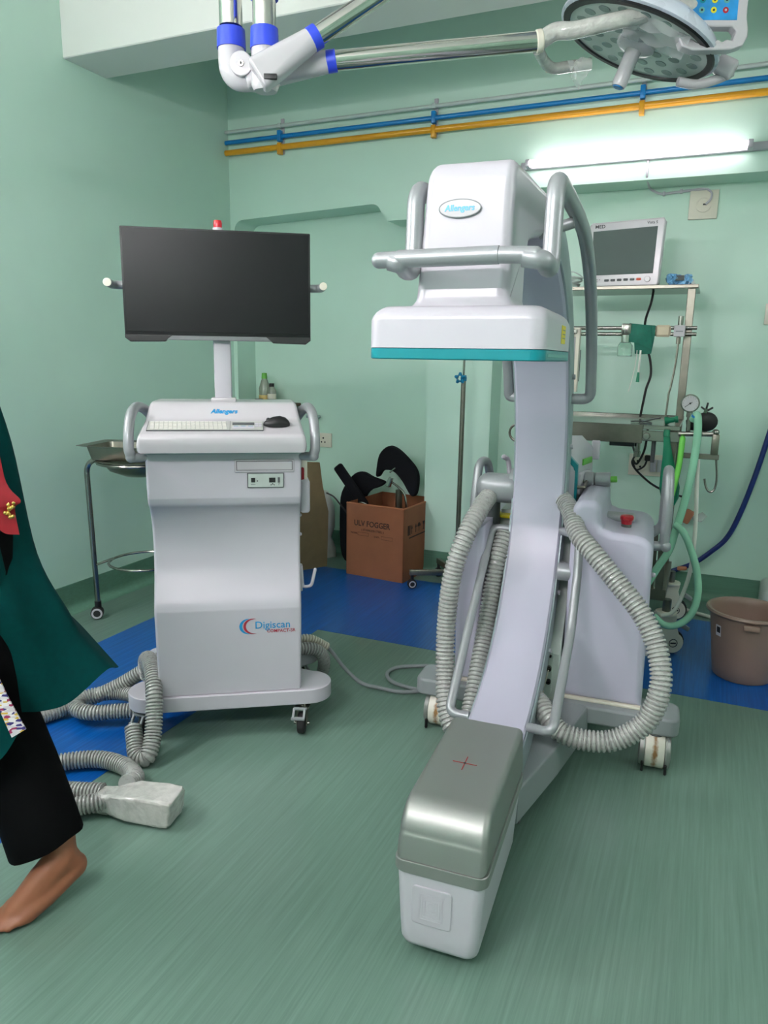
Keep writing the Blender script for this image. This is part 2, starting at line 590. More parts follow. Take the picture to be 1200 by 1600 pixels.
structure(MB().box(((WX + WXR) / 2, 2.85, 2.74), (WXR - WX, 0.262, 0.424), 0.004, 1).build('trim_1', 'beam'))
# coved skirting of floor vinyl
def skirting(name, p0, p1, nrm):
    p0, p1, nrm = Vector(p0), Vector(p1), Vector(nrm)
    prof = [(0.0, 0.0), (0.0, 0.14), (0.006, 0.14)]
    prof += [(0.05 - 0.044 * math.cos(R(90 * k / 6)), 0.052 - 0.051 * math.sin(R(90 * k / 6))) for k in range(7)]
    secs = [[p + nrm * a + Vector((0, 0, b)) for a, b in prof] for p in (p0, p1)]
    return structure(MB().loft(secs).build(name, 'vinyl_skirt', angle=50))
skirting('baseboard_left', (WX, WYF, 0), (WX, WYB - .2, 0), (1, 0, 0))
skirting('baseboard_back_1', (-2.75, WYB, 0), (-1.475, WYB, 0), (0, -1, 0))
skirting('baseboard_back_2', (-1.475, LY, 0), (-1.10, LY, 0), (0, -1, 0))
skirting('baseboard_back_3', (-1.10, WYB, 0), (0.33, WYB, 0), (0, -1, 0))
# plain pale plinth in the corner at the right edge
structure(MB().box((0.40, 4.03, 0.085), (0.14, 0.24, 0.17), 0.03, 4).build('trim_2', 'panelgrey'))

# ------------------------------------------------------------------ wall fittings
def gas_pipe(z, r, m, label):
    o = MB().cyl((WX + 0.005, LY - 0.035, z), (WXR - .05, LY - 0.035, z), r, seg=14).build('gas_pipe', m)
    tag(o, label, 'pipe', 'gas pipes along the back wall')
gas_pipe(2.535, 0.010, 'pipegrey', 'pale grey pipe, topmost of the three on the back wall')
gas_pipe(2.478, 0.012, 'pipeblue', 'blue pipe running between grey and yellow pipes on back wall')
gas_pipe(2.422, 0.016, 'pipeyellow', 'yellow pipe, lowest of the three along the back wall')
for x, lab in ((-2.40, 'pipe clip nearest the left corner holding the three pipes'), (-1.463, 'middle pipe clip on the back wall, above the white machine head'), (-0.425, 'pipe clip on the back wall seen below the surgical lamp handle')):
    t = empty('pipe_clip', (x, LY, 2.48), 0, lab, 'clip', 'clips holding the wall pipes')
    MB().box((0, -0.004, 0.005), (0.022, 0.008, 0.19), 0.002, 1).build('backing_strip', 'white', t)
    MB().box((0, -0.034, 0.055), (0.02, 0.03, 0.026), 0.004).build('clamp', 'pipegrey', t)
    MB().box((0, -0.036, 0.0), (0.024, 0.032, 0.06), 0.004).build('clamp', 'pipeblue', t, 'blue clamp')
    MB().box((0, -0.036, -0.068), (0.024, 0.034, 0.062), 0.004).build('clamp', 'pipeyellow', t, 'yellow clamp')

def tube_fitting(loc, rz, which, label):
    t = empty('tube_light', loc, rz, label, 'lamp', 'wall tube lights')
    MB().box((0, -0.016, 0), (1.26, 0.03, 0.034), 0.004).build('batten', 'white', t)
    MB().cyl((-0.575, -0.075, 0.0), (0.40, -0.075, 0.0), 0.016, seg=14).build('tube', 'tube_' + which, t)
    for x in (-0.585, 0.415):
        MB().box((x, -0.048, 0), (0.022, 0.075, 0.036), 0.004).build('end_cap', 'white', t)
tube_fitting((-0.36, LY, 2.205), 0, 'back', 'lit white tube light fitting on the back wall below the pipes')
tube_fitting((WX, 0.55, 2.24), R(90), 'left', 'lit tube light fitting on the left wall beside the camera')
tube_fitting((-0.9, WYF, 2.22), R(180), 'front', 'lit tube light fitting on the wall behind the camera')
tube_fitting((WXR, 1.2, 2.24), R(-90), 'right', 'lit tube light fitting on the right wall')

t = empty('cable_conduit', (-0.38, LY, 2.14), 0, 'thin white cable conduit from tube light to the square plate', 'conduit')
MB().tube(fillet([(0, -0.006, 0.05), (0, -0.006, -0.03), (0.0, 0.19, -0.04), (0.05, 0.19, -0.07), (0.24, 0.19, -0.058), (0.27, 0.19, -0.062)], 0.03), 0.006, 8).build('conduit', 'white', t)
for x, z in ((0.07, -0.068), (0.15, -0.062)):
    MB().box((x, 0.192, z), (0.012, 0.016, 0.02), 0.002).build('saddle', 'white', t)
t = empty('vent_plate', (-0.122, WYB, 2.008), 0, 'square cream plate on wall with a cable entering its round centre', 'plate')
MB().box((0, -0.008, 0), (0.132, 0.016, 0.134), 0.004).build('plate', 'cream', t)
MB().lathe([(0.036, 0), (0.036, 0.006), (0.03, 0.006), (0.03, 0.002), (0.0, 0.002)], (0, -0.016, 0), 24, Matrix.Rotation(R(90), 4, 'X')).build('ring', 'cream', t)
MB().tube(spline([(0.01, -0.016, 0.072), (0.032, -0.024, 0.05), (0.03, -0.03, 0.02), (0.01, -0.024, 0.0)], 6), 0.005, 8).build('cable_end', 'white', t)
MB().box((0.006, -0.022, 0.0), (0.018, 0.006, 0.007), 0.001).build('slot', 'black', t)

def socket_plate(loc, w, h, label, kind):
    t = empty('wall_socket' if kind != 'switch' else 'wall_switch', loc, 0, label, 'socket' if kind != 'switch' else 'switch')
    MB().box((0, -0.006, 0), (w, 0.012, h), 0.003).build('plate', 'cream', t)
    if kind == 'socket':
        for x, z, r in ((0.015, 0.014, 0.006), (0.003, -0.012, 0.005), (0.027, -0.012, 0.005)):
            MB().cyl((x, -0.0125, z), (x, -0.0135, z), r, seg=10).build('pin_hole', 'black', t)
        MB().box((-0.045, -0.014, 0), (0.022, 0.006, 0.05), 0.002).build('rocker', 'cream', t)
    if kind == 'double':
        for x in (0.02, 0.055):
            MB().box((x, -0.014, 0), (0.03, 0.008, 0.066), 0.002).build('rocker', 'white', t)
        for x, z in ((-0.06, 0.02), (-0.075, -0.01), (-0.045, -0.01)):
            MB().cyl((x, -0.0125, z), (x, -0.0135, z), 0.006, seg=10).build('pin_hole', 'black', t)
    if kind == 'switch':
        MB().box((0.0, -0.014, 0), (0.04, 0.008, 0.06), 0.002).build('rocker', 'white', t)
    return t
socket_plate((-2.258, WYB, 0.725), 0.145, 0.09, 'white wall socket low on back wall behind the wheeled workstation', 'socket')
socket_plate((-0.265, WYB, 0.705), 0.21, 0.115, 'white socket and switch plate on wall under the steel trolley', 'double')
socket_plate((0.255, WYB, 1.485), 0.10, 0.10, 'white switch plate at the right edge, high on back wall', 'switch')
o = MB().box((-2.305, WYB - 0.03, 0.874), (0.075, 0.06, 0.016), 0.003).build('wall_bracket', 'greyblue')
tag(o, 'small grey bracket on the wall just above the left socket', 'bracket')

# ------------------------------------------------------------------ mobile C-arm
ca = empty('xray_c_arm', (-0.43, 1.47, 0), R(3.5), 'white mobile X-ray C-arm on wheels with silver tube head and teal trim', 'x-ray machine')
CY, CZ, RI, RO = 0.28, 0.88, 0.62, 0.72
def arc_pt(r, a):
    return (CY + r * math.cos(R(a)), CZ + r * math.sin(R(a)))
# the C: white inner face with aluminium side rails
def arc_sweep(x0, x1, r0, r1, a0, a1, n=56, bev=0.006):
    sec = []
    for k in range(n + 1):
        a = a0 + (a1 - a0) * k / n
        s = []
        for x, r in ((x0, r0 + bev), (x0 + bev, r0), (x1 - bev, r0), (x1, r0 + bev), (x1, r1 - bev), (x1 - bev, r1), (x0 + bev, r1), (x0, r1 - bev)):
            y, z = arc_pt(r, a)
            s.append((x, y, z))
        sec.append(s)
    return MB().loft(sec)
arc = arc_sweep(-0.081, 0.081, RI, RO - 0.01, -98, 94).build('c_arc', 'lavender', ca, 'white curved band of the C')
for s in (-1, 1):
    rail = arc_sweep(min(s * 0.0805, s * 0.087), max(s * 0.0805, s * 0.087), RI + 0.012, RO, -97, 94, bev=0.001).build('side_rail', 'greyblue', arc, 'aluminium side rail')
    for a in (-50, -33, -13, 8, 28):
        y, z = arc_pt(RI + 0.06, a)
        MB().cyl((s * 0.086, y, z), (s * 0.096, y, z), 0.008, seg=10, bev=0.002).build('bolt_cap', 'white', arc)
# detector housing
mb = MB()
hw0, dy0 = 0.1665, 0.192
secs = []
for z, k, r in ((1.268, 1.0, 0.028), (1.318, 1.0, 0.03), (1.326, 0.985, 0.032), (1.334, 0.955, 0.035), (1.340, 0.91, 0.036), (1.344, 0.86, 0.036)):
    secs.append([(x - 0.018, y + 0.022, z) for x, y in rrect(2 * hw0 * (1 - (1 - k) * 0.8), 2 * dy0 * (1 - (1 - k) * 0.8), r)])
secs.append([(x - 0.018, y + 0.022, 1.345) for x, y in rrect(0.2, 0.22, 0.03)])
det = mb.loft(secs).build('detector_housing', 'white', ca, angle=50)
mb = MB()
mb.loft([[(x - 0.018, y + 0.022, z) for x, y in rrect(2 * hw0 + e, 2 * dy0 + e, 0.028)] for z, e in ((1.247, -0.004), (1.249, 0.0), (1.2665, 0.0), (1.2675, -0.004))])
mb.build('trim_strip', 'teal', det, 'teal strip round the bottom edge')
MB().box((0.1485, 0.022, 1.2575), (0.002, 0.31, 0.006), 0.0005, 1).build('strip_groove', 'tealgrey', det)
st = MB().box((0.1488, 0.075, 1.300), (0.0016, 0.058, 0.036), 0.0003, 1).build('warning_label', 'yellow', det, 'small yellow warning label')
for k in range(3):
    MB().box((0.1498, 0.075, 1.309 - k * 0.008), (0.0006, 0.040, 0.0016)).build('print_line', 'text_grey', st)
# image intensifier head above the detector
prof = [(-0.13, 1.344)] + [(-0.13 - 0.0, 1.36), (-0.129, 1.45), (-0.128, 1.555)]
prof += [(-0.083 - 0.045 * math.cos(R(90 * k / 8)), 1.557 + 0.043 * math.sin(R(90 * k / 8))) for k in range(1, 9)]
prof += [(0.02, 1.606), (0.12, 1.603)]
prof += [(0.17 + 0.07 * math.sin(R(80 * k / 8)), 1.53 + 0.071 * math.cos(R(80 * k / 8))) for k in range(0, 9)]
prof += [(0.235, 1.515), (0.10, 1.49), (0.06, 1.475), (0.042, 1.45), (0.036, 1.42), (0.036, 1.344)]
mb = MB()
def head_fn(u, v, d):
    t = (v - 1.344) / 0.26
    half = 0.089 - 0.009 * t + 0.014 * min(1, max(0, (u - 0.06) / 0.12))
    return ((-0.017 + 0.011 * t) + d * half, u, v)
mb.prism(prof, head_fn, -1, 1, bev=0.02, seg=4)
head = mb.build('detector_head', 'white', ca, angle=40)
mb = MB()
fl = []
for z, e in ((1.344, 0.014), (1.349, 0.008), (1.355, 0.004), (1.362, 0.002), (1.375, 0.0005)):
    fl.append([(x - 0.016, y - 0.047, z) for x, y in rrect(0.172 + 2 * e, 0.168 + 2 * e, 0.022 + e * 0.5)])
mb.loft(fl).build('neck_flare', 'white', head, angle=60)
bd = MB().loft([[(-0.0225 + 0.039 * math.cos(2 * math.pi * k / 32) * s, y, 1.514 + 0.0155 * math.sin(2 * math.pi * k / 32) * s) for k in range(32)] for y, s in ((-0.128, 1.0), (-0.1325, 1.0), (-0.1335, 0.93))]).build('badge', 'white_gloss', head, 'oval white badge')
MB().tube([(-0.0225 + 0.0385 * math.cos(2 * math.pi * k / 36), -0.1328, 1.514 + 0.0152 * math.sin(2 * math.pi * k / 36)) for k in range(36)], 0.0012, 6, closed=True).build('badge_rim', 'silver', bd)
text('badge_text', 'Allengers', 0.0145, 'text_lblue', bd, (-0.0225, -0.1338, 1.514), FACE, shear=0.15, bold=0.0004)
# control handle: front grip, risers, long rails along the C
mb = MB()
mb.tube([(-0.114, -0.2, 1.421), (0.067, -0.2, 1.423)], 0.0155, 18)
grip = mb.build('front_grip', 'silver', ca)
MB().tube([(-0.150, -0.2, 1.420), (-0.1145, -0.2, 1.421)], 0.0142, 18).sphere((-0.150, -0.2, 1.42), 0.0142, 18).build('grip_end', 'silver', ca)
MB().tube([(0.0675, -0.2, 1.423), (0.128, -0.2, 1.421)], 0.0142, 18).sphere((0.128, -0.2, 1.421), 0.0142, 18).build('grip_end', 'silver', ca)
for s, nm in ((-1, 'left'), (1, 'right')):
    xe = 0.128 if s > 0 else -0.150
    xr = 0.143 if s > 0 else -0.112
    pts = [(xe - s * 0.02, -0.2, 1.418), (xr - s * 0.002, -0.196, 1.412), (xr, -0.16, 1.406), (xr, -0.125, 1.413), (xr, -0.117, 1.45), (xr, -0.112, 1.52)]
    up = spline(pts, 8)
    over = [Vector((xr, -0.112 + 0.04 * (1 - math.cos(R(a))), 1.52 + 0.04 * math.sin(R(a)))) for a in range(15, 91, 15)]
    arcp = []
    for k in range(25):
        a = 92 - (92 - 27) * k / 24
        y, z = arc_pt(0.675, a)
        arcp.append(Vector((xr, y, z)))
    arcp[0].z += 0.004
    end = [Vector((xr, arcp[-1].y + 0.025, arcp[-1].z - 0.055))]
    fin = fillet([arcp[-1], end[0], Vector((s * 0.086, end[0].y - .004, end[0].z))], 0.03, 6)
    pth = up + over + [Vector((xr, 0.05, 1.562))] + arcp + fin[1:]
    MB().tube(pth, 0.0165, 14).build('grip_rail', 'silver', ca)
    MB().cyl((s * 0.07, 0.185, 1.515), (s * 0.143, 0.185, 1.535), 0.012, seg=14).build('rail_strut', 'silver', ca)
    # lower bumper rail
    if s < 0:
        p = fillet([(-0.086, 0.9, 0.695), (-0.146, 0.9, 0.695), (-0.146, 0.4, 0.255), (-0.086, 0.4, 0.255)], 0.035, 7)
    else:
        p = fillet([(0.086, 0.885, 0.708), (0.152, 0.772, 0.722), (0.156, 0.735, 0.60), (0.156, 0.645, 0.45), (0.155, 0.33, 0.288), (0.086, 0.385, 0.262)], 0.035, 7)
    MB().tube(p, 0.0135, 14).build('bumper_rail', 'silver', ca)
# tube head at the bottom
def tube_sec(z, w, y0, y1, r, cx=0.005):
    return [(x + cx, y + (y0 + y1) / 2, z) for x, y in rrect(w, y1 - y0, r)]
lower = MB().loft([tube_sec(0.026, 0.13, -0.185, 0.20, 0.02), tube_sec(0.028, 0.15, -0.204, 0.208, 0.024), tube_sec(0.034, 0.163, -0.213, 0.21, 0.026), tube_sec(0.046, 0.169, -0.219, 0.21, 0.026), tube_sec(0.08, 0.172, -0.221, 0.21, 0.024), tube_sec(0.212, 0.188, -0.219, 0.212, 0.022)]).build('tube_housing', 'white', ca, 'white lower half of the tube head', angle=50)
MB().loft([tube_sec(0.208, 0.196, -0.222, 0.214, 0.024), tube_sec(0.210, 0.199, -0.223, 0.215, 0.024), tube_sec(0.233, 0.199, -0.223, 0.215, 0.024), tube_sec(0.235, 0.196, -0.222, 0.214, 0.024)]).build('seam_band', 'silvercap', lower, 'grey seam band')
prof = [(-0.219, 0.236), (-0.214, 0.285)]
prof += [(-0.142 - 0.068 * math.cos(R(6 + 82 * k / 12)), 0.282 + 0.068 * math.sin(R(6 + 82 * k / 12))) for k in range(13)]
prof += [(0.0, 0.351), (0.20, 0.351), (0.212, 0.346), (0.213, 0.236)]
def cap_fn(u, v, d):
    t = (v - 0.236) / 0.115
    return (0.006 + d * (0.097 - 0.006 * t), u, v)
capm = MB().prism(prof, cap_fn, -1, 1, bev=0.016, seg=4).build('tube_cap', 'silvercap', ca, 'silver cap of the tube head', angle=40)
mk = MB().box((0.0, -0.005, 0.3515), (0.056, 0.0022, 0.0008)).box((0.0, -0.005, 0.3515), (0.0022, 0.058, 0.0008)).build('cross_mark', 'redline', capm, 'red centring cross')
MB().cyl((0.0, -0.005, 0.3516), (0.0, -0.005, 0.3522), 0.0034, seg=10).build('centre_dot', 'black', mk)
pl = MB().loft([[(x - 0.008, y, z + 0.140) for x, z in rrect(0.084, 0.088, 0.008)] for y in (-0.215, -0.2225)] + [[(x * 0.95 - 0.008, -0.2235, z * 0.95 + 0.140) for x, z in rrect(0.084, 0.088, 0.008)]]).build('emblem_plate', 'white', lower, 'raised square plate', angle=30)
for k in range(4):
    s = 0.012 + 0.009 * k
    MB().tube([(-0.008 + a * s * 0.62, -0.2236, 0.140 + c * s * 0.75) for a, c in ((-1, -1), (1, -1), (1, 1), (-1, 1))], 0.00035, 4, closed=True).build('engraved_line', 'white', pl)
# chassis
BX = 0.065
base = MB().prism([(p[0] + BX, p[1] + 0.825) for p in rrect(0.85, 0.135, 0.03)], XY, 0.115, 0.175, bev=0.01).build('chassis_bar', 'grey', ca, 'grey cross bar of the chassis', angle=40)
sp_top = [(-0.085, 0.218), (0.092, 0.218), (0.160, 0.49), (0.218, 0.77), (-0.10, 0.77)]
MB().prism(sp_top, XY, 0.07, 0.172, bev=0.008).build('chassis_spine', 'grey', ca, angle=40)
MB().box((BX, 1.06, 0.135), (0.34, 0.40, 0.07), 0.02).build('chassis_rear', 'grey', ca)
def chassis_wheel(x, y, rz=0):
    w = MB().cyl((-0.029, 0, 0), (0.029, 0, 0), 0.058, seg=32, bev=0.004).build('wheel', 'tread', ca, 'white wheel with a worn brown streak', loc=(x, y, 0.058), rot=(0, 0, rz))
    for s in (-1, 1):
        MB().lathe([(0, 0), (0.056, 0), (0.057, 0.004), (0.053, 0.014), (0.03, 0.018), (0, 0.018)], (s * 0.030, 0, 0), 28, Matrix.Rotation(R(90 * s), 4, 'Y')).build('wheel_cover', 'silvercap', w)
        MB().box((s * 0.034, -0.05, -0.04), (0.008, 0.016, 0.035), 0.003, 1).build('cable_guard', 'black', w)
    MB().cyl((x, y, 0.10), (x, y + 0.01, 0.125), 0.03, seg=16).build('wheel_fork', 'dgrey', ca)
chassis_wheel(0.425, 0.79)
chassis_wheel(-0.28, 0.80)
MB().cyl((BX - 0.02, 0.34, 0.035), (BX + 0.02, 0.34, 0.035), 0.035, seg=20, bev=0.004).build('front_caster', 'dgrey', ca)
# body covers either side of the slot in which the C swings
lout = [(-0.235, 0.18), (-0.245, 0.60)] + [(-0.185 - 0.058 * math.cos(R(10 + 80 * k / 6)), 0.665 + 0.058 * math.sin(R(10 + 80 * k / 6))) for k in range(7)]
lout += [(-0.150, 0.724), (-0.150, 0.18)]
lbody = MB().prism(lout, XZ, 0.795, 1.235, bev=0.024, seg=4).build('body_cover', 'lavender', ca, 'white left body cover', angle=40)
outl = [(0.122, 0.18), (0.122, 0.792), (0.1255, 0.807), (0.135, 0.820), (0.150, 0.829)] + [(0.178 + 0.032 * math.sin(R(90 * k / 5)), 0.797 + 0.032 * math.cos(R(90 * k / 5))) for k in range(0, 6)]
outl += [(0.212, 0.765), (0.219, 0.745), (0.245, 0.735), (0.30, 0.732)] + [(0.318 + 0.05 * math.sin(R(90 * k / 6)), 0.68 + 0.05 * math.cos(R(90 * k / 6))) for k in range(0, 7)]
outl += [(0.374, 0.18)]
body = MB().prism(outl, XZ, 0.795, 1.235, bev=0.024, seg=4).build('body_cover', 'lavender', ca, 'white right body cover with a raised hump', angle=40)
MB().prism([(0.122, 0.174), (0.122, 0.184), (0.372, 0.184), (0.372, 0.174)], XZ, 0.79, 1.24, bev=0.004).build('body_seal', 'cream', body, 'cream seal along the bottom edge')
MB().prism([(-0.24, 0.174), (-0.24, 0.184), (-0.15, 0.184), (-0.15, 0.174)], XZ, 0.79, 1.24, bev=0.004).build('body_seal', 'cream', lbody)
# column carrying the C, hollowed to the curve of the arc
colp = [(0.768, 0.174), (0.768, 0.33)] + [(CY + math.sqrt(0.735 ** 2 - (CZ - z) ** 2), z) for z in (0.345, 0.38, 0.42, 0.47, 0.53, 0.60, 0.67, 0.74)] + [(1.20, 0.745), (1.20, 0.174)]
colm = MB().prism(colp, YZ, -0.140, 0.118, bev=0.004).build('column', 'panelgrey', ca, 'grey hollowed column behind the C')
cp = MB().prism([(a + 0.083, c + 0.265) for a, c in rrect(0.030, 0.145, 0.010)], XZ, 0.762, 0.770, bev=0.002).build('connector_plate', 'panelgrey', colm, 'pale plate with round sockets')
for x, z, r in ((0.087, 0.283, 0.009), (0.088, 0.238, 0.008), (0.09, 0.325, 0.003)):
    MB().lathe([(0, 0.004), (r * 0.5, 0.004), (r * 0.55, 0.012), (r, 0.012), (r, 0)], (x, 0.762, z), 16, Matrix.Rotation(R(90), 4, 'X')).build('round_socket', 'steel' if r > .0085 else 'black', colm)
coil = [(0.087, 0.75, 0.28), (0.082, 0.74, 0.25)] + [(0.068 + 0.009 * math.cos(a * 0.7), 0.74, 0.228 - 0.0022 * a + 0.009 * math.sin(a * 0.7)) for a in range(0, 20)]
MB().tube(spline(coil, 4), 0.002, 6).build('tether_cord', 'cream', colm)
mb = MB().cyl((0.02, 1.0, 0.57), (0.105, 0.86, 0.585), 0.026, seg=24, bev=0.004).cyl((0.085, 0.83, 0.588), (0.136, 0.83, 0.588), 0.029, seg=24, bev=0.006)
mb.build('lock_knob', 'silver', ca)
MB().cyl((0.128, 0.83, 0.595), (0.178, 0.82, 0.602), 0.013, seg=14, bev=0.004).build('brake_pin', 'dgrey', ca)
# arm housing that holds the C from behind
ah = [(-0.10, 0.755), (-0.10, 0.90), (-0.07, 0.945), (0.06, 0.95), (0.105, 0.905), (0.108, 0.755)]
mb = MB()
secs = []
for y, dz, dx, k in ((1.0, -0.02, 0, 0.96), (1.02, 0.0, 0.0, 1.0), (1.10, 0.018, 0.008, 1.0), (1.22, 0.032, 0.022, 1.0), (1.33, 0.03, 0.03, 0.97), (1.36, 0.015, 0.032, 0.9)):
    secs.append([(0.004 + (x - 0.004) * k + dx, y, 0.84 + (z - 0.84) * k + dz) for x, z in ah])
arm = mb.loft(secs).build('arm_housing', 'white', ca, angle=60)
hoop = [(-0.104, 0.745), (-0.104, 0.903), (-0.074, 0.949), (0.066, 0.954), (0.111, 0.908), (0.113, 0.745), (0.099, 0.745), (0.097, 0.899), (0.058, 0.938), (-0.07, 0.935), (-0.09, 0.897), (-0.09, 0.745)]
MB().prism(hoop, XZ, 1.005, 1.035, bev=0.003).build('teal_hoop', 'teal', arm, 'teal hoop')
MB().box((0.127, 1.16, 0.905), (0.006, 0.10, 0.022), 0.002, rot=Matrix.Rotation(R(-12), 4, 'Z')).build('green_label', 'greenlabel', arm, 'green label')
MB().box((0.123, 1.13, 0.835), (0.012, 0.12, 0.075), 0.004, rot=Matrix.Rotation(R(-10), 4, 'Z')).build('side_plate', 'white', arm)
mb = MB().cyl((0.125, 1.12, 0.845), (0.158, 1.12, 0.847), 0.026, seg=24, bev=0.003).cyl((0.160, 1.12, 0.847), (0.212, 1.12, 0.851), 0.025, seg=24, bev=0.004)
kn = mb.build('clamp_knob', 'silver', arm)
MB().cyl((0.210, 1.12, 0.851), (0.234, 1.12, 0.853), 0.011, seg=12, bev=0.003).build('knob_tip', 'greenlabel', kn, 'green tip')
MB().box((0.140, 1.335, 0.925), (0.03, 0.02, 0.07), 0.004).build('rear_tab', 'white', arm)
MB().tube(fillet([(0.07, 1.02, 0.832), (0.135, 1.02, 0.832), (0.135, 1.10, 0.842), (0.07, 1.10, 0.842)], 0.01), 0.006, 8).build('wire_bracket', 'steelrough', ca)
# silver elbow at left of the C with its cable gland
MB().box((-0.135, 0.95, 0.823), (0.16, 0.10, 0.098), 0.042, 6).build('cable_elbow', 'silver', ca)
MB().cyl((-0.10, 0.96, 0.84), (0.0, 0.96, 0.84), 0.05, seg=24).build('elbow_joint', 'silver', ca)
MB().cyl((-0.158, 0.95, 0.70), (-0.158, 0.95, 0.79), 0.026, seg=20, bev=0.004).build('brake_handle', 'dgrey', ca)
# push handles left and right
MB().tube(fillet([(0.355, 1.0, 0.66), (0.40, 1.0, 0.66), (0.402, 0.99, 0.80), (0.396, 1.02, 0.905), (0.394, 1.08, 0.905), (0.394, 1.14, 0.70), (0.36, 1.14, 0.67)], 0.04), 0.016, 14).build('push_handle', 'silver', ca)
MB().sphere((0.405, 0.995, 0.662), 0.018, 14).build('handle_joint', 'silver', ca)
MB().tube(fillet([(-0.225, 0.95, 0.66), (-0.225, 0.97, 0.80), (-0.222, 1.0, 0.90), (-0.207, 1.06, 0.90), (-0.20, 1.12, 0.80), (-0.20, 1.14, 0.68)], 0.04), 0.015, 14).build('push_handle', 'silver', ca)
MB().tube(spline([(-0.15, 1.2, 0.715), (-0.152, 1.2, 0.83), (-0.158, 1.19, 0.885), (-0.17, 1.17, 0.90)], 6), 0.009, 10, dome=True).build('lever', 'white', ca)
# top fittings
MB().box((0.255, 1.02, 0.742), (0.10, 0.075, 0.024), 0.01, 3).build('foot_switch_tray', 'silver', ca)
es = MB().lathe([(0, 0.0), (0.016, 0.0), (0.016, 0.012), (0, 0.012)], (0.281, 0.92, 0.732), 20).build('stop_button_base', 'steel', ca)
MB().lathe([(0, 0.010), (0.016, 0.010), (0.018, 0.022), (0.021, 0.026), (0.021, 0.034), (0.017, 0.038), (0, 0.039)], (0.281, 0.92, 0.732), 24).build('stop_button', 'red', ca, 'red mushroom stop button')
MB().box((-0.128, 0.99, 0.722), (0.07, 0.05, 0.012), 0.002).build('yellow_label', 'yellow', ca, 'yellow label strip')
for z in (0.60, 0.34):
    MB().sphere((0.374, 0.86, z), 0.008, 10).build('screw_cap', 'white', ca)
# corrugated cables of the C-arm, joined to it at both ends
hl = [(-0.165, 0.93, 0.80), (-0.172, 0.83, 0.775), (-0.196, 0.735, 0.70), (-0.226, 0.70, 0.575), (-0.238, 0.69, 0.42), (-0.230, 0.66, 0.28), (-0.205, 0.60, 0.17), (-0.165, 0.56, 0.115), (-0.128, 0.58, 0.15), (-0.124, 0.66, 0.25), (-0.124, 0.755, 0.37), (-0.120, 0.82, 0.50), (-0.114, 0.85, 0.60), (-0.10, 0.90, 0.68)]
hose(hl, 0.029, pitch=0.0135).build('corrugated_cable', 'hose', ca, 'grey corrugated cable looping down the left side')
hr = [(0.06, 0.955, 0.81), (0.108, 0.865, 0.785), (0.145, 0.76, 0.735), (0.20, 0.70, 0.692), (0.275, 0.66, 0.622), (0.352, 0.62, 0.545), (0.40, 0.58, 0.46), (0.415, 0.54, 0.37), (0.387, 0.52, 0.275), (0.315, 0.50, 0.215), (0.24, 0.49, 0.20), (0.165, 0.49, 0.21), (0.122, 0.515, 0.235), (0.088, 0.56, 0.255), (0.04, 0.61, 0.262)]
hose(hr, 0.0285, pitch=0.0125).build('corrugated_cable', 'hose', ca, 'grey corrugated cable looping out on the right side')

# ------------------------------------------------------------------ monitor workstation
WR = R(33.5)
ws = empty('monitor_workstation', (-1.348, 1.855, 0), WR, 'white wheeled workstation with black monitor, keyboard console and curved front', 'workstation')
WSM0 = Matrix.Translation((-1.348, 1.855, 0)) @ Matrix.Rotation(WR, 4, 'Z')
def lobes():
    o = []
    o += [(0.257 + 0.08 * math.cos(R(a)), 0.08 + 0.08 * math.sin(R(a))) for a in range(-90, 76, 11)]
    o += [(0.235, 0.185), (0.222, 0.22), (0.222, 0.27), (0.235, 0.31)]
    o += [(0.245 + 0.075 * math.cos(R(a)), 0.392 + 0.075 * math.sin(R(a))) for a in range(-60, 91, 10)]
    return o + [(-x, y) for x, y in o[::-1]]
wbase = MB().prism(lobes(), XY, 0.105, 0.156, bev=0.004).build('base_plate', 'white', ws, angle=30)
# body with an inward-curved front
fp = [(0.012, 0.158), (0.012, 0.44)]
curve = spline([(0, 0.012, 0.44), (0, 0.022, 0.475), (0, 0.047, 0.52), (0, 0.070, 0.575), (0, 0.082, 0.64), (0, 0.080, 0.70), (0, 0.066, 0.745), (0, 0.042, 0.775), (0, 0.022, 0.79), (0, 0.012, 0.815)], 5)
fp += [(p.y, p.z) for p in curve[1:]] + [(0.012, 0.958), (0.42, 0.958), (0.42, 0.158)]
def ws_fn(u, v, d):
    return (d * (0.231 + 0.006 * (v - 0.158) / 0.8), u, v)
wbody = MB().prism(fp, ws_fn, -1, 1, bev=0.010, seg=3).build('cabinet_body', 'white', ws, 'white cabinet with a curved-in front', angle=32)
# front fittings
def fplate(name, mate, x0, x1, z0, z1, y, t, parent, bev=0.001, label=None):
    return MB().box(((x0 + x1) / 2, y, (z0 + z1) / 2), (x1 - x0, t, z1 - z0), bev, 1).build(name, mate, parent, label)
dr = fplate('disc_drive', 'white_gloss', 0.030, 0.214, 0.893, 0.934, 0.0105, 0.007, wbody, 0.002, 'disc drive slot')
for b in ((0.036, 0.208, 0.9275, 0.929), (0.036, 0.0375, 0.901, 0.929), (0.2065, 0.208, 0.901, 0.929), (0.036, 0.208, 0.900, 0.9012)):
    fplate('drive_gap', 'black', b[0], b[1], b[2], b[3], 0.0066, 0.001, dr, 0)
pp = fplate('port_panel', 'panelgrey', 0.070, 0.179, 0.846, 0.889, 0.0105, 0.005, wbody, 0.001, 'port panel with sockets')
for b in ((0.068, 0.181, 0.889, 0.8905), (0.068, 0.181, 0.8445, 0.846), (0.068, 0.0695, 0.8445, 0.8905), (0.1795, 0.181, 0.8445, 0.8905)):
    fplate('panel_edge', 'dgrey', b[0], b[1], b[2], b[3], 0.0095, 0.004, pp, 0)
fplate('port_socket', 'black', 0.080, 0.092, 0.862, 0.876, 0.0075, 0.002, pp, 0)
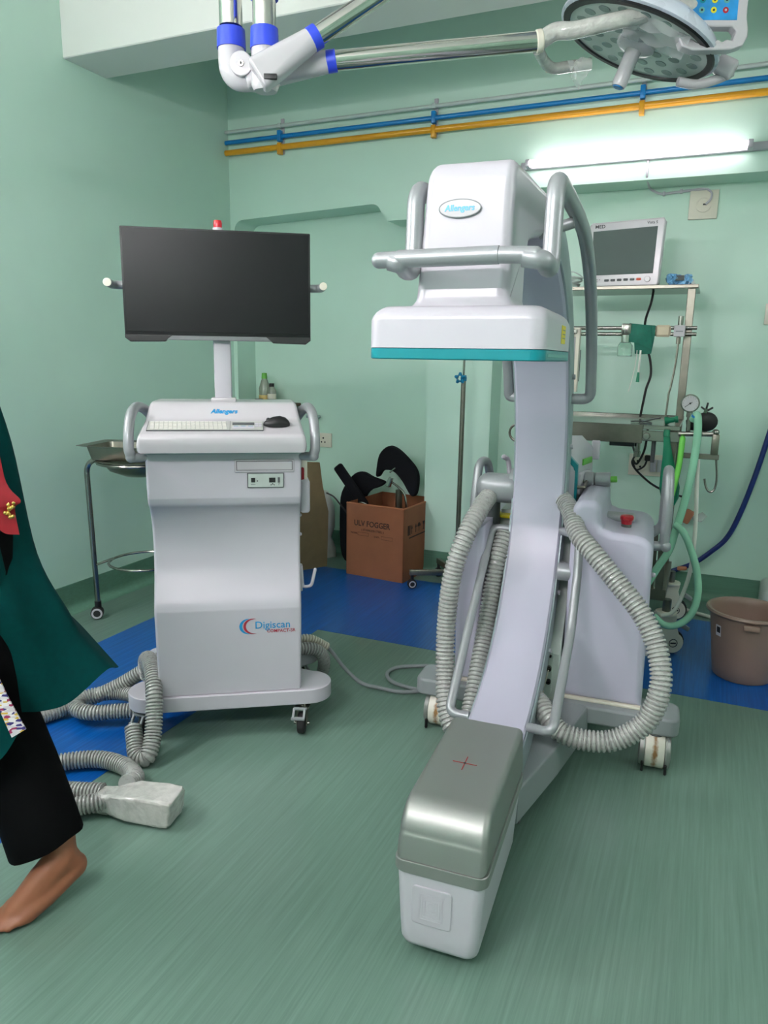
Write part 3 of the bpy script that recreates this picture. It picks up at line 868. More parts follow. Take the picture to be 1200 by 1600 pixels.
fplate('port_socket', 'black', 0.135, 0.155, 0.861, 0.876, 0.0075, 0.002, pp, 0)
fplate('port_socket', 'dgrey', 0.162, 0.169, 0.860, 0.877, 0.0075, 0.002, pp, 0)
MB().cyl((0.099, 0.008, 0.866), (0.099, 0.0072, 0.866), 0.0022, seg=10).build('indicator', 'black', pp)
fplate('port_text', 'text_black', 0.079, 0.093, 0.8545, 0.8558, 0.0077, 0.0006, pp, 0)
mb = MB()
for x, z in ((0.141, 0.853), (0.146, 0.857), (0.151, 0.853)):
    mb.box((x, 0.0077, z), (0.003, 0.0006, 0.003))
mb.box((0.146, 0.0077, 0.855), (0.01, 0.0006, 0.0008))
mb.build('network_symbol', 'text_black', pp)
mb = MB().box((0.1655, 0.0077, 0.855), (0.0008, 0.0006, 0.007)).box((0.1675, 0.0077, 0.8565), (0.003, 0.0006, 0.0008))
mb.build('port_symbol', 'text_black', pp)
# printed name with crescents
lg = text('name_print', 'Digiscan', 0.0345, 'text_blue', wbody, (0.139, 0.0113, 0.388), FACE, bold=0.0002, sx=1.0)
text('name_print_small', 'COMPACT-SR', 0.0150, 'text_red', wbody, (0.166, 0.0113, 0.367), FACE, bold=0.00015, sx=1.0)
def crescent(cx, cz, r, w, a0, a1, m, name):
    out, inn = [], []
    for k in range(25):
        t = k / 24
        a = R(a0 + (a1 - a0) * t)
        th = w * math.sin(math.pi * t) ** 0.8
        out.append((cx + r * math.cos(a) * 1.15, cz + r * math.sin(a)))
        inn.append((cx + (r - th) * math.cos(a) * 1.15, cz + (r - th) * math.sin(a)))
    MB().prism(out + inn[::-1][1:-1], XZ, 0.0108, 0.0116).build(name, m, wbody)
crescent(0.062, 0.386, 0.0265, 0.008, 85, 275, 'text_blue', 'blue_crescent')
crescent(0.075, 0.386, 0.0265, 0.007, 70, 290, 'text_red', 'red_crescent')
# console
cpf = [(-0.050, 0.962), (-0.056, 0.985), (-0.056, 1.005), (-0.050, 1.015), (-0.040, 1.0195), (0.0, 1.031), (0.066, 1.051), (0.078, 1.058), (0.092, 1.076), (0.104, 1.091), (0.118, 1.100), (0.140, 1.104), (0.30, 1.102), (0.40, 1.085), (0.432, 1.05), (0.436, 0.962)]
def con_fn(u, v, d):
    w = 0.250 - 0.022 * min(1, max(0, (v - 0.99) / 0.11))
    return (d * w, u, v)
cons = MB().prism(cpf, con_fn, -1, 1, bev=0.012, seg=4).build('console_top', 'white_gloss', ws, 'white sloping console', angle=40)
fplate('console_gap', 'greyblue', -0.236, 0.236, 0.952, 0.963, 0.20, 0.40, cons, 0)
text('console_print', 'Allengers', 0.0215, 'text_blue', cons, (0.0, 0.0905, 1.0755), (R(53), 0, 0), shear=0.25, bold=0.0008)
for x in (-0.105, 0.105):
    MB().loft([[(x + a, 0.0895 + (c + 0.014) * 0.60 - 0.001 * k, 1.0745 + c * 0.8) for a, c in rrect(0.010 - 0.004 * k, 0.034 - 0.008 * k, 0.003 - 0.001 * k)] for k in (0, 1)]).build('console_rib', 'white_gloss', cons)
kb = MB().box((0, 0, 0.001), (0.345, 0.074, 0.003), 0.001, 1).build('keyboard', 'keyboard', cons, 'pale flat keyboard', loc=(-0.052, 0.013, 1.0357), rot=(R(16.6), 0, 0))
mb = MB()
for r_ in range(5):
    for c_ in range(17):
        mb.box((-0.160 + c_ * 0.0133 + r_ * 0.001, 0.027 - r_ * 0.0125, 0.0031), (0.0115, 0.0105, 0.0014), 0.0003, 1)
ks = mb.build('keys', 'keytop', kb)
ks['kind'] = 'stuff'
fplate('keyboard_frame', 'dgrey', -0.171, 0.172, 0, 0.0032, -0.0365, 0.0012, kb, 0)
for x in (-0.171, 0.172, 0.072):
    MB().box((x, 0, 0.0022), (0.0012, 0.073, 0.0018)).build('keyboard_edge', 'dgrey', kb)
MB().box((0.112, 0.014, 0.003), (0.066, 0.018, 0.002)).build('status_display', 'dgrey', kb, 'dark status display')
MB().box((0.112, -0.016, 0.003), (0.066, 0.02, 0.002), 0.0005, 1).build('status_buttons', 'white', kb)
for k in range(3):
    MB().box((0.090 + k * 0.022, -0.008, 0.0042), (0.014, 0.002, 0.0004)).build('button_mark', 'text_blue', kb)
for k in range(4):
    MB().box((0.152 + (k % 2) * 0.011, 0.012 - (k // 2) * 0.016, 0.003), (0.010, 0.014, 0.002), 0.0005, 1).build('button', 'white', kb)
# side handles
for s in (-1, 1):
    pts = [(s * 0.235, 0.20, 1.05), (s * 0.252, 0.16, 1.078), (s * 0.266, 0.10, 1.088), (s * 0.275, 0.045, 1.068), (s * 0.279, 0.012, 1.02), (s * 0.279, 0.0, 0.97), (s * 0.274, 0.0, 0.95)]
    MB().tube(spline(pts, 7), 0.0155, 14).cyl((s * 0.274, 0.002, 0.942), (s * 0.225, 0.03, 0.942), 0.014, seg=14).sphere((s * 0.274, 0.002, 0.944), 0.0165, 14).build('side_handle', 'silver', ws)
# post and monitor
post = MB().box((-0.003, 0.17, 1.22), (0.054, 0.045, 0.34), 0.006, 2).build('monitor_post', 'white', ws, 'white square post')
MB().box((-0.003, 0.165, 1.108), (0.078, 0.07, 0.014), 0.004).build('post_collar', 'white_gloss', post)
mcx, mz0, mz1, mw = -0.008, 1.306, 1.622, 0.2835
mon = MB().box((mcx, 0.137, (mz0 + mz1) / 2), (2 * mw, 0.030, mz1 - mz0), 0.003, 2).build('monitor', 'black', ws, 'large black flat monitor')
MB().box((mcx, 0.1215, (mz0 + mz1) / 2 + 0.003), (2 * mw - 0.012, 0.0025, mz1 - mz0 - 0.016), 0.0006, 1).build('screen', 'screen', mon, 'matte dark screen')
MB().box((mcx, 0.1275, 1.300), (0.36, 0.014, 0.014), 0.002, 1).build('chin_strip', 'chin', mon, 'grey metal strip under the screen')
for s in (-1, 1):
    MB().prism([(mcx + s * a, c) for a, c in ((0.2835, 1.308), (0.142, 1.308), (0.166, 1.288), (0.268, 1.286), (0.2835, 1.298))], XZ, 0.119, 0.15, bev=0.002).build('lower_corner', 'black', mon)
MB().box((mcx, 0.18, 1.45), (0.30, 0.07, 0.20), 0.03, 3).build('monitor_back', 'dgrey', mon)
mb = MB()
mb.tube(fillet([(-0.326, 0.075, 1.455), (-0.326, 0.165, 1.455), (0.312, 0.165, 1.462), (0.312, 0.075, 1.462)], 0.03), 0.0125, 14)
mb.build('monitor_handle', 'silver', ws, 'grey bar with forward ends behind the monitor')
for x, z in ((-0.326, 1.455), (0.312, 1.462)):
    MB().cyl((x, 0.0755, z), (x, 0.073, z), 0.012, seg=16, bev=0.001).build('handle_cap', 'cream', ws)
bc = MB().lathe([(0, -0.02), (0.013, -0.02), (0.016, 0.0), (0.016, 0.012), (0, 0.012)], (-0.006, 0.17, 1.622), 18).build('beacon_base', 'white', ws)
MB().lathe([(0, 0.012), (0.013, 0.012), (0.0135, 0.026), (0.0115, 0.034), (0, 0.035)], (-0.006, 0.17, 1.622), 18).build('beacon_lens', 'redtranslucent', ws, 'red beacon light')
# fittings on the right side
MB().box((0.252, 0.12, 0.80), (0.032, 0.09, 0.11), 0.01, 3).build('remote_holder', 'white', ws, 'pale holder on the right side')
MB().box((0.250, 0.12, 0.885), (0.022, 0.05, 0.07), 0.008, 3).build('hand_switch', 'cream', ws)
MB().box((0.2445, 0.10, 0.87), (0.012, 0.02, 0.05), 0.005, 2).build('switch_button', 'dupatta', ws, 'dark red button')
MB().tube(fillet([(0.238, 0.10, 0.56), (0.243, 0.10, 0.485), (0.272, 0.09, 0.492), (0.284, 0.085, 0.55)], 0.012), 0.0055, 10, dome=True).box((0.238, 0.10, 0.52), (0.008, 0.03, 0.09), 0.003).build('cable_hook', 'white', ws)
for z in (0.67, 0.735):
    MB().sphere((0.236, 0.10, z), 0.006, 10).build('screw_cap', 'white', ws)
# mouse lying on the console, a thing of its own
mp_ = WSM0 @ Vector((0.162, 0.022, 1.0392))
ms_ = empty('computer_mouse', mp_, WR + R(10), 'black computer mouse lying on the workstation console beside the keyboard', 'mouse')
mm = MB()
secs = []
for x, w, h in ((-0.052, 0.004, 0.006), (-0.048, 0.022, 0.014), (-0.034, 0.046, 0.024), (-0.012, 0.058, 0.033), (0.012, 0.060, 0.036), (0.034, 0.052, 0.029), (0.046, 0.034, 0.018), (0.051, 0.010, 0.008)):
    secs.append([(x, w / 2 * math.cos(R(a)) * (1.0 if math.sin(R(a)) < 0 else 0.95), max(0.0, h * math.sin(R(a)) ** 0.8 if math.sin(R(a)) > 0 else 0.0)) for a in range(0, 181, 15)])
mm.loft(secs)
mm.build('mouse_body', 'black', ms_, angle=60, rot=(R(14), 0, 0))
MB().cyl((-0.034, -0.003, 0.022), (-0.034, 0.003, 0.022), 0.008, seg=14).build('scroll_wheel', 'dgrey', ms_, rot=(R(14), 0, 0))
ms_.scale = (0.8, 0.8, 0.8)
# casters
def ws_caster(x, y, rz):
    c = MB().cyl((0, 0, 0.092), (0, 0, 0.106), 0.016, seg=16).box((0, 0, 0.090), (0.05, 0.05, 0.006), 0.002).build('caster', 'steel', ws, loc=(x, y, 0), rot=(0, 0, rz))
    for sx in (-1, 1):
        MB().prism([(0.012, 0.09), (-0.02, 0.09), (-0.032, 0.03), (-0.02, 0.028)], YZ, sx * 0.0165 - 0.002, sx * 0.0165 + 0.002).build('fork', 'steelrough', c)
    MB().cyl((-0.0125, -0.024, 0.036), (0.0125, -0.024, 0.036), 0.036, seg=28, bev=0.006).build('tyre', 'rubber', c)
    MB().cyl((-0.026, -0.024, 0.036), (0.026, -0.024, 0.036), 0.006, seg=12).build('axle', 'steel', c)
    mb = MB()
    mb.box((-0.004, -0.036, 0.092), (0.046, 0.010, 0.008), 0.002).box((-0.008, -0.056, 0.066), (0.046, 0.010, 0.010), 0.002)
    for sx in (-1, 1):
        mb.box((-0.006 + sx * 0.018, -0.046, 0.079), (0.008, 0.008, 0.034), 0.002, rot=Matrix.Rotation(R(-37), 4, 'X'))
    mb.build('brake_pedal', 'grey', c)
ws_caster(0.237, 0.030, R(-14))
ws_caster(-0.275, 0.055, R(-30))
ws_caster(0.235, 0.38, R(40))
ws_caster(-0.235, 0.38, R(-30))

# ------------------------------------------------------------------ surgical lamps at the top
LZ = WZ
def housing(a, b, sa, sb, ra, rb, up):
    """tapered housing of rounded-rectangular section ending in a round collar"""
    a, b = Vector(a), Vector(b)
    ax = (b - a).normalized()
    w = ax.cross(Vector(up)).normalized()
    h = w.cross(ax)
    secs = []
    for t, k in ((-0.02, 0.80), (0.0, 0.95), (0.03, 1.0), (0.45, 1.0), (0.75, 1.0), (1.0, 1.0)):
        ww = sa[0] + (sb - sa[0]) * t
        hh = sa[1] + (sb - sa[1]) * t
        r = min(ww, hh) * 0.5 * (ra + (rb - ra) * max(0, t)) * 0.98
        secs.append([a + ax * (b - a).length * t + (w * x + h * y) * k for x, y in rrect(ww, hh, r)])
    return MB().loft(secs)
# lamp 1: post, elbow, nearly level arm, wrapped yoke, lamp head, control panel
sl = empty('surgical_light', (-1.36, 1.965, LZ), 0, 'surgical lamp with dark ringed round head, wrapped yoke and level chrome arm', 'surgical lamp')
def L1(p):
    return (p[0] + 1.36, p[1] - 1.965, p[2] - LZ)
MB().cyl(L1((-1.36, 1.965, 2.17)), L1((-1.36, 1.965, LZ - 0.03)), 0.033, seg=24).build('post', 'chrome', sl)
MB().cyl(L1((-1.36, 1.965, LZ - 0.05)), L1((-1.36, 1.965, LZ)), 0.09, seg=28, bev=0.006).build('ceiling_flange', 'white_gloss', sl)
MB().lathe([(0.0335, 0.05), (0.040, 0.05), (0.0415, 0.0), (0.0335, 0.0)], L1((-1.36, 1.965, 2.112)), 24, closed=True).build('collar', 'blue', sl, 'blue collar')
MB().tube(fillet([L1((-1.36, 1.965, 2.118)), L1((-1.36, 1.965, 2.036)), L1((-1.25, 1.993, 2.038))], 0.045, 8), 0.038, 20, dome=True).build('elbow', 'white_gloss', sl)
a0, a1 = Vector((-1.26, 1.985, 2.045)), Vector((-1.085, 2.056, 2.075))
d = (a1 - a0).normalized()
housing(L1(a0 - d * 0.05), L1(a1), (0.072, 0.080), 0.058, 0.5, 1.0, (0, 0, 1)).build('arm_housing', 'white_gloss', sl, angle=60)
MB().cyl(L1(a1 - d * 0.012), L1(a1 + d * 0.016), 0.030, seg=20, bev=0.002).build('collar', 'blue', sl, 'blue collar')
pv = Vector((-1.318, 1.958, 2.058))
cdir = Vector((0.45, -0.88, -0.1)).normalized()
MB().cyl(L1(pv - cdir * 0.0), L1(pv + cdir * 0.042), 0.032, seg=28, bev=0.003).build('pivot_disc', 'white_gloss', sl)
ps = MB().cyl(L1(pv + cdir * 0.040), L1(pv + cdir * 0.046), 0.0085, seg=18, bev=0.001).build('pivot_screw', 'steel', sl)
MB().cyl(L1(pv + cdir * 0.0462), L1(pv + cdir * 0.0468), 0.0035, seg=6).build('screw_socket', 'black', ps)
e1 = Vector((-0.553, 2.312, 2.143))
MB().cyl(L1(a1 + d * 0.014), L1(e1), 0.0262, seg=24).build('spring_arm', 'chrome', sl)
MB().cyl(L1(e1 - d * 0.004), L1(e1 + d * 0.016), 0.030, seg=20, bev=0.004).build('arm_cap', 'cream', sl)
LC = Vector((-0.302, 2.537, 2.189))
LN = Vector((-0.351, -0.073, -0.934)).normalized()
lampm = LN.to_track_quat('Z', 'Y').to_matrix().to_4x4()
lampm.translation = Vector(L1(LC))
def lampbuild(mb, name, m, parent=sl, label=None):
    o = mb.build(name, m, parent, label, angle=40)
    o.matrix_local = lampm if parent is sl else Matrix.Identity(4)
    return o
shell = lampbuild(MB().lathe([(0, -0.085), (0.10, -0.08), (0.18, -0.062), (0.226, -0.035), (0.245, -0.008), (0.245, 0.0), (0.236, 0.004), (0.2, 0.0), (0, 0.0)], seg=48), 'lamp_shell', 'lamp_shell')
lampbuild(MB().lathe([(0.214, 0.003), (0.216, 0.009), (0.232, 0.009), (0.238, 0.002)], seg=48, closed=True), 'black_ring', 'black', shell, 'black rim ring')
face = lampbuild(MB().lathe([(0, 0.004), (0.215, 0.004), (0.215, 0.001), (0, 0.001)], seg=48), 'lamp_cover', 'lamp_face', shell)
kk = 0
for rr, nn in ((0.075, 6), (0.125, 12), (0.180, 18)):
    for k in range(nn):
        a = 2 * math.pi * (k + 0.5 * (nn == 12)) / nn
        lampbuild(MB().lathe([(0, 0.0055), (0.0165, 0.0055), (0.018, 0.0035)], (rr * math.cos(a), rr * math.sin(a), 0), 14), 'lens', 'lens_dark', shell)
hb = lampbuild(MB().lathe([(0.0, 0.004), (0.058, 0.004), (0.058, 0.018), (0.048, 0.026), (0.030, 0.03), (0, 0.03)], seg=28), 'handle_boss', 'white_gloss', shell)
hd = lampbuild(MB().lathe([(0.024, 0.028), (0.023, 0.06), (0.022, 0.124), (0.019, 0.132), (0, 0.132)], seg=22), 'sterile_handle', 'white_gloss', shell, 'white centre handle')
lampbuild(MB().lathe([(0.0, 0.1322), (0.0155, 0.1322), (0.0145, 0.135), (0, 0.135)], seg=18), 'handle_tip', 'pipeblue', shell, 'blue tip')
# yoke wrapped in plastic
yk = spline([L1(e1 + d * 0.01), L1((-0.505, 2.325, 2.166)), L1((-0.453, 2.332, 2.165)), L1((-0.349, 2.348, 2.178)), L1((-0.25, 2.385, 2.198)), L1((-0.165, 2.44, 2.220)), L1((-0.13, 2.48, 2.23))], 8)
MB().tube(yk, lambda t: 0.024 - 0.004 * t, 16, cap=True).build('yoke', 'wrap', sl, 'yoke arm wrapped in clear plastic')
MB().tube(spline([L1(e1 + Vector((0.0, 0.01, -0.016))), L1((-0.552, 2.42, 2.125)), L1((-0.535, 2.47, 2.122)), L1((-0.49, 2.495, 2.13)), L1((-0.43, 2.51, 2.135))], 8), 0.0165, 14).build('lower_yoke', 'wrap', sl)
MB().tube(spline([L1((-0.185, 2.62, 2.09)), L1((-0.13, 2.645, 2.083)), L1((-0.07, 2.67, 2.100)), L1((-0.035, 2.68, 2.118))], 6), 0.014, 12).build('rear_yoke', 'white_gloss', sl)
MB().box(L1((-0.055, 2.665, 2.128)), (0.062, 0.04, 0.055), 0.012, 3, rot=Matrix.Rotation(R(28), 4, 'Y')).build('yoke_joint', 'white_gloss', sl)
# film hanging from the yoke and stretched over the lamp
mb = MB()
sec = []
for k in range(7):
    t = k / 6
    row = []
    for q in range(7):
        u = q / 6
        w = 1 - 0.75 * t ** 1.3
        row.append(L1((-0.492 + 0.075 * (0.5 + (u - 0.5) * w) + 0.004 * math.sin(9 * t + 5 * u), 2.45 + 0.02 * math.sin(7 * u + 4 * t), 2.132 - 0.078 * t + 0.004 * math.sin(6 * u))))
    sec.append(row)
mb.loft(sec, cap=False, closed=False)
mb.build('hanging_film', 'film', sl, 'clear plastic film hanging in a point')
mb = MB()
sec = []
for k in range(8):
    t = k / 7
    sec.append([Vector((0.02 + 0.17 * u, -0.14 + 0.19 * t, 0.016 + 0.010 * math.sin(13 * u + 7 * t) + 0.006 * math.sin(31 * u - 5 * t))) for u in [q / 9 for q in range(10)]])
mb.loft(sec, cap=False, closed=False)
lampbuild(mb, 'cover_film', 'film', shell)
# control panel on the yoke
cp = empty('tmp', (0, 0, 0), 0, '', '')
bpy.data.objects.remove(cp)
PC = Vector((-0.098, 2.472, 2.190))
pm = Matrix.Translation(Vector(L1(PC))) @ Matrix.Rotation(R(22), 4, 'Z') @ Matrix.Rotation(R(-3), 4, 'X') @ Matrix.Scale(1.06, 4)
po = [(-0.080, 0.20), (-0.081, 0.0), (-0.089, -0.030), (-0.089, -0.050), (-0.080, -0.070), (-0.05, -0.080), (0.05, -0.078), (0.080, -0.068), (0.091, -0.046), (0.091, -0.028), (0.085, 0.0), (0.084, 0.20)]
hole = [(-0.062, -0.036), (-0.054, -0.022), (0.050, -0.022), (0.060, -0.034), (0.053, -0.056), (0.036, -0.053), (0.026, -0.060), (0.014, -0.053), (0.002, -0.060), (-0.010, -0.053), (-0.022, -0.060), (-0.04, -0.062), (-0.056, -0.050)]
def ring_prism(outer, inner, z0, z1):
    b = bmesh.new()
    vo = [b.verts.new((x, 0, z)) for x, z in outer]
    vi = [b.verts.new((x, 0, z)) for x, z in inner]
    eo = [b.edges.new((vo[k], vo[(k + 1) % len(vo)])) for k in range(len(vo))]
    ei = [b.edges.new((vi[k], vi[(k + 1) % len(vi)])) for k in range(len(vi))]
    bmesh.ops.triangle_fill(b, edges=eo + ei, use_beauty=True)
    r = bmesh.ops.extrude_face_region(b, geom=b.faces[:])
    bmesh.ops.translate(b, vec=(0, z1 - z0, 0), verts=[v for v in r['geom'] if isinstance(v, bmesh.types.BMVert)])
    bmesh.ops.translate(b, vec=(0, z0, 0), verts=b.verts)
    bmesh.ops.recalc_face_normals(b, faces=b.faces)
    return b
mb = MB()
mb.add(ring_prism(po, hole, -0.016, 0.016))
panel = mb.build('control_panel', 'white_gloss', sl, 'white control panel with a grip cut-out', angle=30)
mod = panel.modifiers.new('bevel', 'BEVEL')
mod.width = 0.004
mod.segments = 3
mod.limit_method = 'ANGLE'
panel.matrix_local = pm
MB().box((0.0, -0.0165, 0.085), (0.118, 0.002, 0.185), 0.001, 1).build('panel_print', 'led_blue', panel, 'blue key panel')
for x, z, m in ((-0.034, 0.04, 'teal'), (-0.003, 0.04, 'yellow'), (0.028, 0.04, 'tealgrey'), (-0.035, 0.016, 'tealgrey'), (-0.004, 0.016, 'yellow'), (0.027, 0.016, 'red')):
    kb2 = MB().cyl((x, -0.0170, z), (x, -0.0185, z), 0.0075, seg=18).build('key', m, panel)
    MB().cyl((x, -0.0186, z), (x, -0.0190, z), 0.003, seg=10).build('key_mark', 'text_black' if m != 'red' else 'white', kb2)

# lamp 2: only its post, elbow and rising arm are in view
Q2 = Vector((-1.232, 1.940, 0))
s2 = empty('surgical_light', (Q2.x, Q2.y, LZ), 0, 'second surgical lamp arm, chrome, rising to upper right from a white elbow', 'surgical lamp')
def L2(p):
    return (p[0] - Q2.x, p[1] - Q2.y, p[2] - LZ)
MB().cyl((0, 0, 2.10 - LZ), (0, 0, -0.03), 0.0325, seg=24).build('post', 'chrome', s2)
MB().cyl((0, 0, -0.05), (0, 0, 0), 0.09, seg=28, bev=0.006).build('ceiling_flange', 'white_gloss', s2)
for z in (2.212, 2.085):
    MB().lathe([(0.033, 0.052), (0.038, 0.052), (0.040, 0.0), (0.033, 0.0)], (0, 0, z - LZ), 24, closed=True).build('collar', 'blue', s2, 'blue collar')
b0, b1 = Vector((-1.222, 1.905, 2.012)), Vector((-1.100, 1.975, 2.105))
d2 = (b1 - b0).normalized()
MB().loft([[(x, y, z - LZ) for x, y in rrect(wd, wd, wd * rr)] for z, wd, rr in ((2.096, 0.072, 0.49), (2.06, 0.074, 0.47), (2.02, 0.074, 0.42), (1.99, 0.072, 0.42), (1.978, 0.060, 0.42))]).build('elbow', 'white_gloss', s2, angle=60)
housing(L2(b0 - d2 * 0.012), L2(b1), (0.07, 0.088), 0.062, 0.45, 1.0, (0, 0, 1)).build('arm_housing', 'white_gloss', s2, angle=60)
cd2 = Vector((0.42, -0.90, -0.12)).normalized()
MB().box(L2(b0 + d2 * 0.035 + cd2 * 0.034 - Vector((0, 0, 0.033))), (0.036, 0.012, 0.014), 0.002, rot=Matrix.Rotation(R(25), 4, 'Z')).build('cable_slot', 'black', s2)
MB().cyl(L2(b1 - d2 * 0.006), L2(b1 + d2 * 0.02), 0.0325, seg=20, bev=0.002).build('collar', 'blue', s2, 'blue collar')
e2 = b1 + d2 * 0.75
MB().cyl(L2(b1 + d2 * 0.016), L2(e2), 0.0262, seg=24).build('spring_arm', 'chrome', s2)
sc2 = Vector((-1.232, 1.94, 2.042)) + cd2 * 0.038
ps = MB().cyl(L2(sc2 - cd2 * 0.004), L2(sc2 + cd2 * 0.004), 0.0085, seg=18, bev=0.001).build('pivot_screw', 'steel', s2)
MB().cyl(L2(sc2 + cd2 * 0.0042), L2(sc2 + cd2 * 0.0048), 0.0035, seg=6).build('screw_socket', 'black', ps)
MB().lathe([(0, -0.08), (0.12, -0.07), (0.22, -0.035), (0.24, 0), (0, 0.0)], L2(e2 + Vector((0.18, 0.05, -0.02))), 32, Matrix.Rotation(R(180), 4, 'X')).tube([L2(e2), L2(e2 + Vector((0.18, 0.05, 0.06)))], 0.02, 12).build('lamp_head', 'lamp_shell', s2)

# ------------------------------------------------------------------ cable bundle of the workstation on the floor
WSM = Matrix.Translation((-1.348, 1.855, 0)) @ Matrix.Rotation(WR, 4, 'Z')
cc = empty('cable_bundle', (-1.35, 1.42, 0), 0, 'grey corrugated cables on the floor ending in a plastic-wrapped connector', 'cable')
def FC(p):
    return (p[0] + 1.35, p[1] - 1.42, p[2])
h1 = [(-1.74, 1.90, 0.13), (-1.71, 1.865, 0.20), (-1.67, 1.834, 0.229), (-1.60, 1.772, 0.223), (-1.544, 1.713, 0.189), (-1.519, 1.681, 0.132), (-1.499, 1.647, 0.076), (-1.488, 1.606, 0.030), (-1.523, 1.600, 0.027), (-1.560, 1.632, 0.060), (-1.585, 1.655, 0.088)]
hose([FC(p) for p in h1], 0.0255, pitch=0.0105).build('corrugated_cable', 'hose', cc, 'cable hanging over the base edge to the floor')
h2 = [(-1.70, 1.93, 0.19), (-1.76, 1.895, 0.14), (-1.84, 1.85, 0.085), (-1.92, 1.79, 0.045), (-1.97, 1.71, 0.03), (-2.0, 1.60, 0.028), (-1.98, 1.48, 0.028), (-1.90, 1.38, 0.028), (-1.78, 1.33, 0.03), (-1.66, 1.33, 0.034), (-1.55, 1.355, 0.04), (-1.45, 1.385, 0.045)]
hose([FC(p) for p in h2], 0.0245, pitch=0.0105).build('corrugated_cable', 'hose', cc, 'long cable from the base to the connector')
h3 = [(-1.68, 1.80, 0.06), (-1.75, 1.845, 0.07), (-1.83, 1.85, 0.065), (-1.90, 1.81, 0.06), (-1.925, 1.755, 0.055), (-1.885, 1.715, 0.05), (-1.82, 1.72, 0.05), (-1.75, 1.765, 0.05), (-1.68, 1.81, 0.05)]
hose([FC(p) for p in h3], 0.0245, pitch=0.0105).build('corrugated_cable', 'hose', cc, 'cable looped on the blue floor')
h4 = [(-1.385, 1.41, 0.075), (-1.40, 1.455, 0.06), (-1.45, 1.505, 0.035), (-1.52, 1.535, 0.03), (-1.61, 1.53, 0.03), (-1.70, 1.47, 0.03), (-1.76, 1.38, 0.03), (-1.75, 1.28, 0.03), (-1.66, 1.24, 0.03), (-1.55, 1.275, 0.03), (-1.46, 1.335, 0.035), (-1.41, 1.375, 0.04)]
hose([FC(p) for p in h4], 0.0245, pitch=0.0105).build('corrugated_cable', 'hose', cc, 'cable arching over the floor into the connector')
conn_rot = Matrix.Rotation(R(8), 4, 'Z')
cs = []
for x, w, h, z in ((-0.135, 0.055, 0.05, 0.034), (-0.115, 0.060, 0.056, 0.036), (-0.085, 0.060, 0.058, 0.038), (-0.06, 0.075, 0.068, 0.042), (-0.02, 0.095, 0.078, 0.045), (0.06, 0.098, 0.080, 0.045), (0.10, 0.094, 0.078, 0.044), (0.108, 0.082, 0.066, 0.044)):
    cs.append([Vector((x + 0.004 * math.sin(9 * y + 40 * q), y, q + z)) for y, q in rrect(w, h, 0.012, 3)])
cm = MB().loft(cs)
bmesh.ops.subdivide_edges(cm.bm, edges=cm.bm.edges[:], cuts=1, use_grid_fill=True)
random.seed(3)
for v in cm.bm.verts:
    v.co += Vector((random.uniform(-1, 1), random.uniform(-1, 1), random.uniform(-1, 1))) * 0.0018
cm.build('wrapped_connector', 'wrap', cc, 'connector box wrapped in clear film', loc=FC((-1.325, 1.395, 0.0)), rot=(0, 0, R(12)), angle=60)
MB().box((0, 0, 0.028), (0.05, 0.055, 0.05), 0.006).build('tape_band', 'wrap', cc, 'taped neck of the connector', loc=FC((-1.435, 1.375, 0.0)), rot=(0, 0, R(12)))

gc = empty('power_cable', (-1.0, 2.42, 0), 0, 'thin grey cable with short hose stub from workstation to X-ray machine', 'cable')
def GC(p):
    return (p[0] + 1.0, p[1] - 2.42, p[2])
MB().tube(spline([GC(p) for p in [(-1.30, 2.28, 0.20), (-1.25, 2.33, 0.17), (-1.19, 2.37, 0.075), (-1.13, 2.395, 0.015), (-1.05, 2.40, 0.008), (-0.98, 2.40, 0.008), (-0.92, 2.43, 0.008), (-0.84, 2.49, 0.02), (-0.80, 2.56, 0.05)]], 8), 0.0075, 10).build('cable', 'grey', gc)
MB().tube(spline([GC(p) for p in [(-0.79, 2.60, 0.06), (-0.90, 2.645, 0.03), (-1.0, 2.65, 0.009), (-1.07, 2.60, 0.008), (-1.08, 2.53, 0.008), (-1.03, 2.47, 0.008), (-0.94, 2.45, 0.008), (-0.86, 2.46, 0.009)]], 8), 0.0075, 10).build('cable', 'grey', gc)
hose([GC(p) for p in [(-1.36, 2.16, 0.185), (-1.315, 2.205, 0.19), (-1.272, 2.255, 0.182), (-1.250, 2.295, 0.150), (-1.258, 2.33, 0.10), (-1.28, 2.36, 0.05)]], 0.022, pitch=0.011).build('hose_stub', 'hose', gc, 'corrugated hose stub')
hose([GC(p) for p in [(-1.335, 2.24, 0.215), (-1.29, 2.285, 0.208), (-1.245, 2.335, 0.165)]], 0.013, pitch=0.011, depth=0.003).build('strain_relief', 'cream', gc)

# ------------------------------------------------------------------ steel anaesthesia trolley and what it carries
CT = Vector((-0.42, 3.5, 0))
ct = empty('steel_trolley', CT, 0, 'tall stainless steel anaesthesia trolley with shelves and cream casters by the back wall', 'trolley')
def T(x, y, z):
    return (x - CT.x, y - CT.y, z)
def bx(name, m, x0, x1, y0, y1, z0, z1, parent=ct, bev=0.002, label=None, origin=CT):
    return MB().box(((x0 + x1) / 2 - origin.x, (y0 + y1) / 2 - origin.y, (z0 + z1) / 2 - origin.z), (x1 - x0, y1 - y0, z1 - z0), bev, 1).build(name, m, parent, label)
XL, XRR = -0.74, -0.105
bx('table_top', 'steel', XL, XRR, 3.262, 3.78, 0.975, 0.985, label='shiny steel work surface')
bx('front_apron', 'steelrough', XL, -0.245, 3.255, 3.262, 0.912, 0.99)
ap = bx('clamp_plate', 'steel', -0.245, XRR + .005, 3.248, 3.262, 0.925, 0.968)
bx('edge_strip', 'steel', -0.245, XRR + .005, 3.250, 3.262, 0.972, 0.99)
